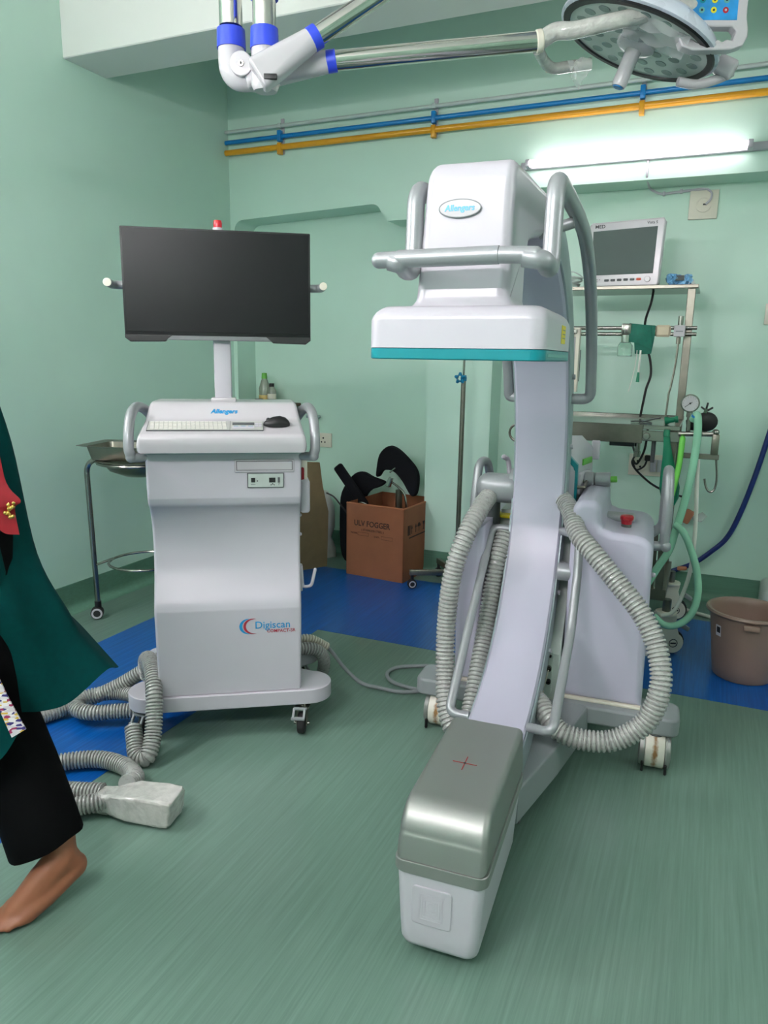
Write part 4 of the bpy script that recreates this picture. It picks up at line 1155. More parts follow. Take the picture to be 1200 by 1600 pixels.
MB().cyl(T(-0.228, 3.225, 0.945), T(-0.228, 3.25, 0.945), 0.014, seg=16, bev=0.003).build('clamp_knob', 'steel', ap)
MB().tube([T(-0.15 + 0.006 * math.cos(a * math.pi / 6), 3.243, 0.905 + 0.008 * math.sin(a * math.pi / 6)) for a in range(12)], 0.003, 6, closed=True).build('ring_eye', 'steelrough', ap)
bx('rear_lip', 'steel', XL, XRR, 3.775, 3.785, 0.975, 1.0)
for x, y in ((XRR - .02, 3.282), (XL + .02, 3.282), (XRR - .02, 3.76), (XL + .02, 3.76)):
    bx('leg', 'steelrough', x - .016, x + .016, y - .016, y + .016, 0.28, 0.975)
bx('side_panel', 'steelrough', XRR - .07, XRR - .042, 3.27, 3.30, 0.28, 0.56)
for x0, x1, y0, y1 in ((XL, XRR + .01, 3.266, 3.30), (XL, XRR + .01, 3.742, 3.778), (XRR - .03, XRR + .01, 3.30, 3.742), (XL, XL + .04, 3.30, 3.742)):
    bx('lower_bar', 'steelrough', x0, x1, y0, y1, 0.236, 0.286)
bx('lower_shelf', 'steel', XL + .02, XRR - .02, 3.30, 3.742, 0.262, 0.27)
for x in (XRR - .018, XL + .03):
    bx('rack_post', 'steelrough', x - .017, x + .017, 3.715, 3.749, 0.985, 1.585)
bx('top_shelf', 'steel', XL, XRR + .01, 3.70, 4.04, 1.577, 1.590, label='top shelf')
bx('shelf_lip', 'steelrough', XL, XRR + .01, 3.694, 3.70, 1.576, 1.592)
for z in (1.402, 1.374):
    MB().cyl(T(XL, 3.705, z), T(XRR + .02, 3.705, z), 0.0085, seg=12).build('rail', 'steel', ct)
def big_caster(x, y, rz):
    c = MB().cyl((0, 0, 0.178), (0, 0, 0.192), 0.045, seg=24, bev=0.004).build('caster', 'cream', ct, 'cream caster with black tyre', loc=T(x, y, 0), rot=(0, 0, rz))
    MB().cyl((0, 0, 0.19), (0, 0, 0.245), 0.018, seg=16).build('stem', 'steelrough', c)
    MB().cyl((-0.016, 0.03, 0.055), (0.016, 0.03, 0.055), 0.055, seg=28, bev=0.006).build('tyre', 'rubber', c)
    for s in (-1, 1):
        MB().prism([(0.03 + 0.046 * math.cos(R(a)), 0.055 + 0.046 * math.sin(R(a))) for a in range(-150, 61, 15)] + [(0.035, 0.15), (0.04, 0.18), (-0.04, 0.18), (-0.03, 0.12)], lambda u, v, d: (d, u, v), s * 0.017, s * 0.030, bev=0.004).build('side_cover', 'cream', c)
        MB().lathe([(0.016, 0), (0.016, 0.002), (0.019, 0.002), (0.019, 0)], (s * 0.030, 0.03, 0.055), 20, Matrix.Rotation(R(90 * s), 4, 'Y'), closed=True).build('black_ring', 'black', c)
        MB().box((s * 0.031, 0.03, 0.055), (0.002, 0.024, 0.006)).build('badge_bar', 'black', c)
    MB().box((0, 0.085, 0.12), (0.035, 0.04, 0.02), 0.005, rot=Matrix.Rotation(R(-30), 4, 'X')).build('brake_lever', 'grey', c)
big_caster(-0.085, 3.275, R(-65))
big_caster(-0.09, 3.75, R(-80))
big_caster(-0.71, 3.285, R(-65))
big_caster(-0.71, 3.75, R(-65))
# ring and bracket at the left end of the table
MB().cyl(T(XL + .01, 3.60, 0.90), T(XL - .08, 3.60, 0.90), 0.007, seg=10).tube([T(-0.855 + 0.042 * math.cos(a * math.pi / 10), 3.60, 0.895 + 0.042 * math.sin(a * math.pi / 10)) for a in range(20)], 0.006, 8, closed=True).build('holder_ring', 'steelrough', ct)
bx('black_grip', 'black', -0.86, -0.82, 3.58, 3.62, 0.70, 0.84, bev=0.012)
MB().cyl(T(-0.84, 3.60, 0.83), T(-0.78, 3.60, 0.90), 0.006, seg=8).build('grip_stem', 'steelrough', ct)
# under-table valve block
vb = bx('valve_block', 'dgrey', -0.39, -0.285, 3.38, 3.44, 0.883, 0.912)
MB().cyl(T(-0.272, 3.40, 0.86), T(-0.272, 3.40, 0.912), 0.012, seg=14).cyl(T(-0.272, 3.40, 0.838), T(-0.272, 3.40, 0.862), 0.015, seg=14).build('valve_outlet', 'steel', vb)
MB().cyl(T(-0.20, 3.30, 0.83), T(-0.20, 3.30, 0.92), 0.009, seg=12).build('black_outlet', 'dgrey', ct)
# right-hand arm with hook bar
MB().tube(fillet([T(-0.105, 3.24, 0.962), T(0.034, 3.24, 0.968), T(0.036, 3.24, 0.875)], 0.006), 0.010, 10).build('side_arm', 'steel', ct)
MB().box(T(0.036, 3.24, 0.925), (0.028, 0.028, 0.085), 0.004).build('arm_post', 'steelrough', ct)
MB().sphere(T(0.034, 3.24, 0.975), 0.014, 12).build('arm_joint', 'steel', ct)
bx('hook_bar', 'steelrough', -0.08, 0.055, 3.225, 3.255, 0.866, 0.886)
MB().tube(spline([T(0.045, 3.24, 0.872), T(0.055, 3.24, 0.80), T(0.054, 3.24, 0.755), T(0.043, 3.24, 0.734), T(0.027, 3.24, 0.738), T(0.016, 3.24, 0.76), T(0.010, 3.24, 0.785)], 6), 0.0045, 8).build('hook', 'steel', ct)
# gauge
gg = MB().lathe([(0, 0.012), (0.034, 0.012), (0.0365, 0.008), (0.0365, -0.012), (0.03, -0.018), (0, -0.018)], T(-0.072, 3.262, 1.086), 30, Matrix.Rotation(R(90), 4, 'X')).build('pressure_gauge', 'steel', ct, 'round pressure gauge')
MB().cyl(T(-0.072, 3.2505, 1.086), T(-0.072, 3.249, 1.086), 0.031, seg=30).build('dial', 'white_gloss', gg, 'white dial')
mb = MB()
mb.box(T(-0.078, 3.2482, 1.081), (0.034, 0.0008, 0.0022), rot=Matrix.Rotation(R(-38), 4, 'Y')).cyl(T(-0.072, 3.2485, 1.086), T(-0.072, 3.2475, 1.086), 0.004, seg=12)
mb.build('needle', 'text_black', gg)
mb = MB()
for k in range(13):
    a = R(-45 + 270 * k / 12)
    mb.box(T(-0.072 + 0.026 * math.cos(a), 3.2486, 1.086 + 0.026 * math.sin(a)), (0.005, 0.0006, 0.0012), rot=Matrix.Rotation(-a, 4, 'Y'))
ms = mb.build('dial_marks', 'text_grey', gg)
ms['kind'] = 'stuff'
MB().cyl(T(-0.070, 3.265, 0.96), T(-0.071, 3.265, 1.052), 0.009, seg=12).cyl(T(-0.071, 3.265, 1.03), T(-0.071, 3.265, 1.05), 0.012, seg=8).build('gauge_stem', 'steel', ct)
# flow meter on the rail
fm = bx('flow_meter', 'cream', -0.668, -0.596, 3.66, 3.695, 1.10, 1.40, label='cream flow meter panel')
MB().cyl(T(-0.632, 3.655, 1.14), T(-0.632, 3.655, 1.375), 0.012, seg=14).build('glass_tube', 'glass', fm)
bx('scale_strip', 'white_gloss', -0.650, -0.614, 3.657, 3.661, 1.15, 1.36, parent=fm)
bx('end_block', 'steel', -0.655, -0.609, 3.645, 3.665, 1.375, 1.395, parent=fm)
MB().cyl(T(-0.625, 3.64, 1.12), T(-0.625, 3.66, 1.12), 0.015, seg=16).build('flow_knob', 'black', fm)
bx('red_mark', 'redline', -0.632, -0.622, 3.654, 3.657, 1.15, 1.165, parent=fm)
bx('side_rod', 'dgrey', -0.590, -0.586, 3.66, 3.664, 1.15, 1.30)
bx('tape_roll', 'beige', -0.262, -0.195, 3.688, 3.722, 1.362, 1.414, label='beige tape wrapped round the rail', bev=0.008)
vv = bx('pressure_valve', 'white_gloss', -0.180, -0.133, 3.655, 3.70, 1.362, 1.412, label='white valve block')
MB().cyl(T(-0.155, 3.675, 1.41), T(-0.155, 3.675, 1.452), 0.012, seg=14).build('valve_stub', 'steel', vv)
bx('valve_print', 'text_grey', -0.172, -0.141, 3.6535, 3.6555, 1.383, 1.387, parent=vv, bev=0)
MB().tube(spline([T(-0.158, 3.68, 1.365), T(-0.158, 3.68, 1.32), T(-0.162, 3.68, 1.23), T(-0.172, 3.68, 1.14), T(-0.178, 3.68, 1.105), T(-0.180, 3.68, 1.05), T(-0.183, 3.68, 0.99)], 5), 0.0045, 8).cyl(T(-0.158, 3.68, 1.33), T(-0.158, 3.68, 1.36), 0.010, seg=10).build('gas_line', 'steelrough', ct)

# patient monitor
pmn = empty('patient_monitor', (-0.43, 3.80, 1.5925), R(-2), 'white patient monitor with dark screen on the top shelf of the trolley', 'monitor')
mo = [(-0.163, 0.285), (-0.170, 0.270), (-0.158, 0.012), (-0.148, 0.0), (0.152, 0.0), (0.163, 0.012), (0.172, 0.285), (0.162, 0.299), (-0.155, 0.291)]
MB().prism(mo, XZ, -0.055, 0.0, bev=0.008).build('front_case', 'white_gloss', pmn)
MB().prism([(a * 0.9, 0.01 + c * 0.92) for a, c in mo], XZ, 0.0, 0.09, bev=0.02).build('rear_case', 'cream', pmn)
MB().prism([(-0.141, 0.054), (-0.148, 0.252), (0.139, 0.262), (0.134, 0.056)], XZ, -0.0568, -0.05).build('screen', 'glass_dark', pmn, 'dark glass screen')
text('brand_print', 'MED', 0.020, 'text_black', pmn, (-0.118, -0.0556, 0.272), FACE, bold=0.0004, sx=1.15)
text('model_print', 'Vista S', 0.017, 'text_black', pmn, (0.114, -0.0556, 0.279), FACE, bold=0.0002)
for k in range(6):
    MB().box((-0.072 + k * 0.029, -0.0555, 0.030 + 0.0004 * k), (0.021, 0.004, 0.011), 0.003, 2).build('key', 'dgrey' if k < 5 else 'caporange', pmn)
MB().cyl((-0.138, -0.052, 0.028), (-0.138, -0.058, 0.028), 0.009, seg=16).build('power_button', 'caporange', pmn, 'orange power button')
MB().cyl((0.112, -0.052, 0.031), (0.112, -0.066, 0.031), 0.013, seg=20, bev=0.002).build('rotary_knob', 'white_gloss', pmn)
mb = MB()
for x, z in ((-0.116, 0.034), (-0.116, 0.024), (-0.105, 0.034)):
    mb.box((x, -0.0553, z), (0.005, 0.001, 0.003))
ind = mb.build('indicators', 'text_black', pmn)
ind['kind'] = 'stuff'
t = empty('blue_packet', (-0.185, 3.80, 1.592), R(10), 'crumpled blue plastic packet beside the monitor on the top shelf', 'packet')
mb = MB()
random.seed(5)
for k in range(5):
    mb.sphere((-0.03 + 0.016 * k, random.uniform(-.01, .01), 0.026), 0.026, 10, (1.0, 1.1, 0.9))
for v in mb.bm.verts:
    v.co += Vector((random.uniform(-1, 1), random.uniform(-1, 1), random.uniform(-.6, 1))) * 0.011
    v.co.z = max(v.co.z, 0.0)
mb.build('wrap', 'bluewrap', t)
MB().box((0.0, -0.022, 0.036), (0.04, 0.012, 0.024), 0.005).build('contents', 'dgrey', t)
MB().prism([(0.04, 0.0), (0.075, 0.004), (0.062, 0.03), (0.04, 0.038)], XZ, -0.01, 0.01).build('film_corner', 'film', t)
o = MB().tube(spline([(-0.70 + 0.05 * math.cos(a * 0.8) + 0.002 * a * .3, 3.82 + 0.06 * math.sin(a * 0.8), 1.598 + 0.0012 * a + 0.004 * math.sin(a * 1.9)) for a in range(0, 40)], 5), 0.0042, 6).tube(spline([(-0.74, 3.80, 1.66), (-0.70, 3.80, 1.672), (-0.66, 3.80, 1.668), (-0.62, 3.81, 1.64), (-0.60, 3.82, 1.60)], 6), 0.0035, 6).build('cable_coil', 'pipegrey')
tag(o, 'coil of thin pale cables on the top shelf left of the patient monitor', 'cable')

# things hung on the rail
t = empty('green_cloth', (-0.32, 3.68, 1.41), 0, 'folded dark green cloth draped over the trolley rail', 'cloth')
def sheet(rows, nx=6, ny=6, thick=0.003):
    """smooth cloth through a grid of control points, with thickness"""
    g = [spline(r, nx) for r in rows]
    cols = [spline([g[i][j] for i in range(len(g))], ny) for j in range(len(g[0]))]
    b = bmesh.new()
    vs = [[b.verts.new(p) for p in c] for c in cols]
    for i in range(len(vs) - 1):
        for j in range(len(vs[0]) - 1):
            b.faces.new((vs[i][j], vs[i + 1][j], vs[i + 1][j + 1], vs[i][j + 1]))
    bmesh.ops.recalc_face_normals(b, faces=b.faces)
    bmesh.ops.solidify(b, geom=b.faces[:], thickness=thick)
    mb = MB()
    mb.add(b)
    return mb
sheet([[(-0.055, -0.008, 0.012), (0.0, -0.012, 0.006), (0.042, -0.008, -0.004)], [(-0.056, -0.018, -0.04), (0.0, -0.024, -0.045), (0.046, -0.014, -0.055)], [(-0.058, -0.012, -0.072), (-0.01, -0.022, -0.08), (0.052, -0.01, -0.105)]]).build('front_layer', 'cloth_green', t)
sheet([[(-0.05, 0.0, 0.010), (0.0, 0.0, 0.006), (0.058, 0.0, 0.002)], [(-0.03, -0.006, -0.07), (0.02, -0.008, -0.07), (0.058, -0.004, -0.06)], [(-0.022, -0.004, -0.126), (0.01, -0.008, -0.128), (0.050, -0.004, -0.125)]]).build('rear_layer', 'cloth_green', t)
t = empty('suction_jar', (-0.387, 3.70, 1.27), 0, 'small clear jar with chrome lid hanging on the rail left of the green cloth', 'jar')
MB().lathe([(0, 0), (0.032, 0), (0.034, 0.006), (0.034, 0.05), (0.024, 0.066), (0.022, 0.066), (0.031, 0.048), (0.031, 0.006), (0, 0.004)], (0, -0.03, 0), 22).build('glass_body', 'glass', t)
MB().cyl((0, -0.03, 0.062), (0, -0.03, 0.10), 0.021, seg=18, bev=0.003).build('chrome_lid', 'chrome', t)
MB().box((0.0, -0.025, 0.125), (0.045, 0.03, 0.05), 0.006).build('clamp', 'steel', t)
t = empty('suction_catheter', (-0.315, 3.655, 1.30), 0, 'thin clear catheter with green tip hanging below the green cloth', 'catheter')
MB().tube(spline([(-0.016, 0, 0.0), (-0.017, 0, -0.05), (-0.026, 0, -0.12), (-0.04, 0, -0.19)], 5), 0.002, 6).build('thin_line', 'whitetube', t)
MB().cyl((0.0, 0, 0.0), (-0.002, 0, -0.105), 0.0045, seg=8).build('tube', 'whitetube', t)
MB().cyl((-0.002, 0, -0.10), (-0.003, 0, -0.145), 0.005, 0.008, seg=10).build('green_tip', 'bag_green', t)
o = MB().tube(spline([(-0.296, 3.84, 1.577), (-0.301, 3.82, 1.52), (-0.315, 3.76, 1.43), (-0.30, 3.725, 1.33), (-0.275, 3.70, 1.262), (-0.265, 3.70, 1.19), (-0.280, 3.70, 1.125), (-0.288, 3.70, 1.06), (-0.296, 3.70, 0.992)], 6), 0.0055, 8).build('monitor_cable', 'rubber')
tag(o, 'black cable running down from the top shelf to the steel table', 'cable')
o = MB().tube(spline([(-0.262, 3.74, 0.97), (-0.264, 3.80, 0.90), (-0.272, 3.80, 0.82), (-0.30, 3.80, 0.755), (-0.325, 3.85, 0.765), (-0.328, 3.9, 0.735), (-0.30, 3.95, 0.69), (-0.23, 3.95, 0.635), (-0.15, 3.95, 0.60), (-0.06, 3.95, 0.58)], 6), 0.0055, 8).build('hanging_cable', 'rubber')
tag(o, 'black cable looped under the steel table in front of the wall sockets', 'cable')
o = MB().tube(spline([(-0.345, 3.80, 0.965), (-0.335, 3.86, 0.85), (-0.33, 4.0, 0.775), (-0.345, 4.10, 0.735), (-0.33, 4.13, 0.68), (-0.29, 4.12, 0.70), (-0.275, 4.12, 0.74)], 6), 0.005, 8).box((-0.275, 4.135, 0.745), (0.03, 0.03, 0.03), 0.006).build('plug_cable', 'rubber')
tag(o, 'black plug cable hanging to the wall socket under the table', 'cable')

# breathing parts at the right end
t = empty('breathing_tubes', (-0.05, 3.2, 0.98), 0, 'pale green breathing tubing looping down the right side of the trolley', 'tubing')
def BT(pts):
    return [(x + 0.05, y - 3.2, z - 0.98) for x, y, z in pts]
MB().tube(spline(BT([(-0.055, 3.22, 1.025), (-0.043, 3.19, 1.045), (-0.036, 3.18, 1.02), (-0.032, 3.18, 0.94), (-0.040, 3.18, 0.81), (-0.057, 3.18, 0.677), (-0.079, 3.18, 0.568), (-0.096, 3.18, 0.484), (-0.135, 3.19, 0.40), (-0.165, 3.20, 0.33)]), 6), 0.0155, 12).build('tube', 'tubegreen', t)
MB().cyl(BT([(-0.046, 3.19, 1.035)])[0], BT([(-0.0435, 3.188, 1.042)])[0], 0.018, seg=16).build('blue_ring', 'pipeblue', t)
MB().tube(spline(BT([(-0.082, 3.17, 0.60), (-0.05, 3.155, 0.575), (-0.022, 3.15, 0.527), (0.016, 3.15, 0.424), (0.031, 3.15, 0.317), (0.012, 3.15, 0.228), (-0.035, 3.15, 0.178), (-0.085, 3.15, 0.17), (-0.13, 3.16, 0.20)]), 6), 0.0145, 12).build('tube', 'tubegreen', t)
o = MB().tube(spline([(-0.088, 3.235, 0.945), (-0.087, 3.215, 0.935), (-0.089, 3.205, 0.857), (-0.095, 3.20, 0.79), (-0.11, 3.2, 0.70), (-0.13, 3.2, 0.62)], 6), 0.0115, 12).build('lime_tube', 'tubelime')
tag(o, 'bright lime green tube hanging from the table front edge', 'tubing')
o = MB().tube(spline([(-0.021, 3.21, 0.865), (-0.015, 3.21, 0.75), (-0.006, 3.21, 0.62), (-0.003, 3.20, 0.50), (-0.010, 3.19, 0.38), (-0.035, 3.19, 0.27), (-0.06, 3.19, 0.215), (-0.10, 3.19, 0.195)], 6), 0.0085, 10).build('white_tube', 'whitetube')
tag(o, 'white tube hanging down beside the pale green breathing tubing', 'tubing')
t = empty('breathing_bag', (-0.15, 3.235, 0.955), 0, 'dark green rubber breathing bag hanging from the table front', 'bag')
MB().lathe([(0, 0), (0.012, -0.005), (0.014, -0.04), (0.020, -0.09), (0.034, -0.17), (0.040, -0.22), (0.034, -0.265), (0.016, -0.295), (0, -0.30)], (0, 0, 0), 18, Matrix.Rotation(R(-8), 4, 'Y') @ Matrix.Diagonal((1, 0.55, 1, 1))).build('bag', 'bag_green', t)
MB().cyl((0, 0, -0.005), (0, 0.005, 0.02), 0.013, seg=14).build('neck', 'bag_green', t)
o = MB().lathe([(0, -0.02), (0.017, -0.02), (0.017, -0.01), (0.012, 0.0), (0.011, 0.02), (0.015, 0.022), (0.015, 0.034), (0, 0.034)], (-0.150, 3.40, 1.004), 18, Matrix.Rotation(R(80), 4, 'Y') @ Matrix.Rotation(R(0), 4, 'Z')).build('green_mask', 'bag_green')
tag(o, 'small green mask fitting lying on the steel table', 'mask')
o = MB().tube(spline([(-0.31, 3.42, 0.990), (-0.27, 3.45, 0.991), (-0.235, 3.42, 0.99), (-0.22, 3.36, 0.99), (-0.245, 3.33, 0.99), (-0.265, 3.37, 0.99), (-0.23, 3.42, 1.0), (-0.19, 3.44, 1.01)], 6), 0.003, 6).build('thin_wire', 'dgrey')
tag(o, 'thin grey wire curled on the steel table top', 'wire')
t = empty('black_bag_valve', (0.0, 3.30, 1.0), 0, 'black rubber bulb with a wing valve behind the pressure gauge', 'bulb')
MB().sphere((-0.005, 0.0, 0.012), 0.042, 18, (1.05, 0.8, 0.95)).cyl((-0.05, 0, 0.0), (-0.08, 0, -0.005), 0.028, 0.02, seg=16).build('bulb', 'rubber', t)
MB().cyl((-0.012, -0.01, 0.048), (-0.01, -0.012, 0.066), 0.008, seg=10).build('valve', 'steel', t)
MB().box((-0.008, -0.012, 0.078), (0.008, 0.005, 0.024), 0.002, rot=Matrix.Rotation(R(10), 4, 'Y')).box((0.004, -0.012, 0.064), (0.026, 0.005, 0.008), 0.002, rot=Matrix.Rotation(R(-35), 4, 'Y')).box((-0.022, -0.012, 0.066), (0.022, 0.005, 0.007), 0.002, rot=Matrix.Rotation(R(35), 4, 'Y')).build('wing_screw', 'black', t)
MB().cyl((-0.01, 0.0, -0.027), (-0.01, 0.0, -0.035), 0.012, seg=12).build('bulb_foot', 'steel', t)
t = empty('dark_blue_hose', (0.2, 4.1, 0.4), 0, 'dark blue hose hanging in a curve on the wall at right', 'hose')
MB().tube(spline([(a - 0.2, 4.12 - 4.1, c - 0.4) for a, c in ((0.30, 1.0), (0.284, 0.896), (0.247, 0.698), (0.20, 0.50), (0.150, 0.36), (0.079, 0.273), (-0.0, 0.20), (-0.10, 0.145), (-0.2, 0.09))], 6), 0.013, 12).build('hose', 'darkblue', t)
t = empty('wall_gas_clip', (-0.03, 4.13, 0.43), 0, 'small brown clip with clear film on wall behind the green tubing', 'clip')
MB().box((-0.02, 0, 0.02), (0.045, 0.03, 0.075), 0.008, rot=Matrix.Rotation(R(25), 4, 'Y')).build('clip_body', 'amber', t)
MB().prism([(0.0, 0.02), (0.05, 0.05), (0.075, 0.03), (0.05, 0.0), (0.01, 0.0)], XZ, -0.01, 0.006).build('film_scrap', 'film', t)
o = MB().box((-0.05, 4.11, 0.17), (0.05, 0.022, 0.022), 0.008, rot=Matrix.Rotation(R(-8), 4, 'Y')).build('brown_fitting', 'amber')
tag(o, 'small brown hose fitting at the wall just above the skirting', 'fitting')
o = MB().tube(spline([(-0.06, 3.84, 0.03), (-0.02, 3.90, 0.012), (0.06, 3.86, 0.010), (0.16, 3.82, 0.010), (0.3, 3.80, 0.010), (0.5, 3.82, 0.010)], 6), 0.009, 10).build('floor_pipe', 'whitetube')
tag(o, 'white tube lying on the floor along the wall behind the brown bin', 'tubing')

# ------------------------------------------------------------------ brown bin
t = empty('waste_bin', (0.226, 3.165, 0), 0, 'brown plastic waste bin standing on the blue floor at right', 'bin')
MB().lathe([(0, 0.0), (0.105, 0.0), (0.112, 0.006), (0.118, 0.05), (0.142, 0.255), (0.146, 0.268), (0.156, 0.270), (0.160, 0.277), (0.156, 0.285), (0.146, 0.285), (0.139, 0.275), (0.136, 0.255), (0.112, 0.05), (0.105, 0.012), (0, 0.012)], (0, 0, 0), 48).build('body', 'binbrown', t, angle=50)
MB().box((0.005, -0.158, 0.254), (0.06, 0.02, 0.022), 0.005, rot=Matrix.Rotation(R(2), 4, 'Z')).build('rim_grip', 'binbrown', t)
a = R(-141)
lbl = MB().box((0, 0, 0), (0.002, 0.026, 0.045), 0.0004, 1).build('label', 'white', t, 'small white label with black print', loc=(0.1372 * math.cos(a), 0.1372 * math.sin(a), 0.205), rot=(0, R(6), a))
MB().box((0.0012, 0.002, 0.004), (0.001, 0.018, 0.024)).build('label_print', 'text_black', lbl)

# ------------------------------------------------------------------ IV stand
t = empty('drip_stand', (-1.19, 3.74, 0), 0, 'steel drip stand with a blue clamp in front of the wall pier', 'stand')
MB().cyl((0, 0, 0.11), (0, 0, 1.16), 0.0125, seg=16).build('lower_pole', 'steelrough', t)
MB().cyl((0, 0, 1.16), (0, 0, 1.95), 0.006, seg=12).build('upper_pole', 'steel', t)
MB().tube(spline([(-0.09, 0, 1.90), (-0.08, 0, 1.93), (-0.04, 0, 1.945), (0, 0, 1.945), (0.04, 0, 1.945), (0.08, 0, 1.93), (0.09, 0, 1.90)], 5), 0.004, 8).build('hook_bar', 'steel', t)
MB().lathe([(0, 1.165), (0.014, 1.165), (0.017, 1.15), (0.016, 1.135), (0, 1.135)], (0, 0, 0), 14).build('clamp', 'clampblue', t, 'blue star clamp')
for k in range(5):
    an = R(18 + 72 * k)
    MB().cyl((-0.012 + 0.012 * math.cos(an), -0.024, 1.15 + 0.012 * math.sin(an)), (-0.012 + 0.030 * math.cos(an), -0.024, 1.15 + 0.030 * math.sin(an)), 0.013, 0.006, seg=8).build('clamp_wing', 'clampblue', t)
MB().cyl((0, 0, 0.06), (0, 0, 0.14), 0.025, seg=18).build('hub', 'steelrough', t)
for an in (205, 277, 349, 61, 133):
    c, s = math.cos(R(an)), math.sin(R(an))
    lg = MB().box((0.135 * c, 0.135 * s, 0.092), (0.25, 0.022, 0.032), 0.004, rot=Matrix.Rotation(R(an), 4, 'Z')).build('foot', 'steelrough', t)
    MB().cyl((0.245 * c, 0.245 * s, 0.05), (0.245 * c, 0.245 * s, 0.078), 0.009, seg=10).build('stem', 'black', lg)
    w = Vector((-s, c, 0))
    pw = Vector((0.245 * c, 0.245 * s, 0.026))
    if an == 205:
        w = Vector((0.55, -0.83, 0))
    MB().cyl(pw - w * 0.013, pw + w * 0.013, 0.026, seg=22, bev=0.003).build('tyre', 'rubber', lg)
    for q in (-1, 1):
        MB().lathe([(0.013, 0.0), (0.013, 0.003), (0.019, 0.003), (0.019, 0)], pw + w * 0.012 * q, 20, (w * q).to_track_quat('Z', 'Y').to_matrix().to_4x4(), closed=True).build('wheel_ring', 'white', lg)

# ------------------------------------------------------------------ cardboard box with chair parts
bxr = R(-5.5)
t = empty('cardboard_box', (-1.49, 3.69, 0), bxr, 'open brown cardboard box with black printing, holding loose chair parts', 'box')
W_, D_, H_, TH = 0.376, 0.42, 0.428, 0.006
MB().box((-W_ / 2, TH / 2, H_ / 2), (W_, TH, H_), 0.002, 1).build('front_panel', 'card', t)
MB().box((-TH / 2, D_ / 2, H_ / 2), (TH, D_, H_), 0.002, 1).build('side_panel', 'card', t)
MB().box((-W_ + TH / 2, D_ / 2, H_ / 2), (TH, D_, H_), 0.002, 1).build('side_panel', 'card', t)
MB().box((-W_ / 2, D_ - TH / 2, H_ / 2), (W_, TH, H_), 0.002, 1).build('back_panel', 'cardin', t)
MB().box((-W_ / 2, D_ / 2, 0.004), (W_ - .01, D_ - .01, 0.006)).build('bottom_panel', 'card', t)
for p, q in (((-W_ + .002, 0.003, H_ - .002), (-0.002, 0.003, H_ - .002)), ((-0.003, 0.002, H_ - .002), (-0.003, D_, H_ - .002))):
    MB().cyl(p, q, 0.006, seg=8).build('folded_rim', 'cardedge', t)
text('box_print', 'ULV FOGGER', 0.046, 'inkbrown', t, (-0.205, -0.0008, 0.315), FACE, bold=0.0005, sx=0.86)
text('box_print_small', '( STAINLESS STEEL )', 0.017, 'inkbrown', t, (-0.20, -0.0008, 0.279), FACE)
text('box_print_small', 'MODEL :', 0.014, 'inkbrown', t, (-0.318, -0.0008, 0.255), FACE)
text('box_print_small', 'S.NO :', 0.014, 'inkbrown', t, (-0.17, -0.0008, 0.247), FACE)
for x, z in ((-0.262, 0.254), (-0.105, 0.246)):
    MB().tube([(x + a, -0.0006, z + c) for a, c in ((-0.036, -0.009), (0.036, -0.009), (0.036, 0.009), (-0.036, 0.009))], 0.0007, 4, closed=True).build('print_frame', 'inkbrown', t)
# care symbols printed on the side panel
def SY(u, v, d):
    return (0.0004 + d, u, v)
mb = MB()
for k, sh in enumerate(([(-.02, -.028), (-.006, -.028), (-.006, .028), (-.02, .028)], [(0.0, -.028), (.012, -.028), (.012, .028), (0.0, .028)])):
    mb.prism([(0.07 + a, 0.295 + c) for a, c in sh], SY, 0, 0.0008)
for s in (0.10, 0.15):
    mb.prism([(s - .003, .27), (s + .003, .27), (s + .003, .30), (s + .010, .30), (s, .322), (s - .010, .30), (s - .003, .30)], SY, 0, 0.0008)
mb.prism([(0.19 + 0.02 * math.cos(R(q)), 0.298 + 0.022 * math.sin(R(q))) for q in range(0, 181, 15)], SY, 0, 0.0008)
mb.box((0.0008, 0.19, 0.284), (0.0008, 0.004, 0.03))
mb.prism([(0.235, .318), (0.265, .318), (0.253, .295), (0.253, .276), (0.262, .270), (0.238, .270), (0.247, .276), (0.247, .295)], SY, 0, 0.0008)
mb.prism([(0.30 + 0.012 * math.cos(R(q)), 0.30 + 0.02 * math.sin(R(q))) for q in range(0, 360, 30)], SY, 0, 0.0008)
mb.box((0.0008, 0.17, 0.25), (0.0008, 0.2, 0.007))
sy = mb.build('care_symbols', 'inkbrown', t)
sy['kind'] = 'stuff'
t2 = empty('detached_backrest', (-1.64, 3.93, 0.43), R(-8), 'black curved chair backrest with chrome bracket standing in the cardboard box', 'chair back')
out = [(-0.145, 0.155), (-0.125, 0.255), (-0.065, 0.310), (0.0, 0.300), (0.075, 0.245), (0.125, 0.190), (0.140, 0.130), (0.128, 0.045), (0.095, 0.035), (0.04, 0.115), (-0.02, 0.165), (-0.09, 0.165), (-0.125, 0.125), (-0.145, 0.125)]
oo = [(p.x, p.z) for p in spline([(a, 0, c) for a, c in out], 4, closed=True)]
MB().prism(oo, lambda u, v, d: (u, d + 0.5 * u * u + 0.25 * (v - 0.15) ** 2, v), -0.01, 0.03, bev=0.010).build('shell', 'fabric_black', t2)
MB().tube(fillet([(-0.03, -0.02, 0.11), (0.03, -0.03, 0.085), (0.075, -0.03, 0.05), (0.10, -0.03, -0.08)], 0.02), 0.0065, 10).build('bracket_tube', 'steel', t2)
MB().box((-0.03, -0.025, 0.105), (0.026, 0.026, 0.06), 0.004, rot=Matrix.Rotation(R(20), 4, 'Y')).cyl((-0.02, -0.04, 0.165), (-0.005, 0.0, 0.19), 0.005, seg=8).build('bracket', 'chrome', t2)
MB().cyl((0.02, 0.0, 0.06), (0.02, 0.0, -0.41), 0.02, seg=12).build('lower_post', 'steelrough', t2)
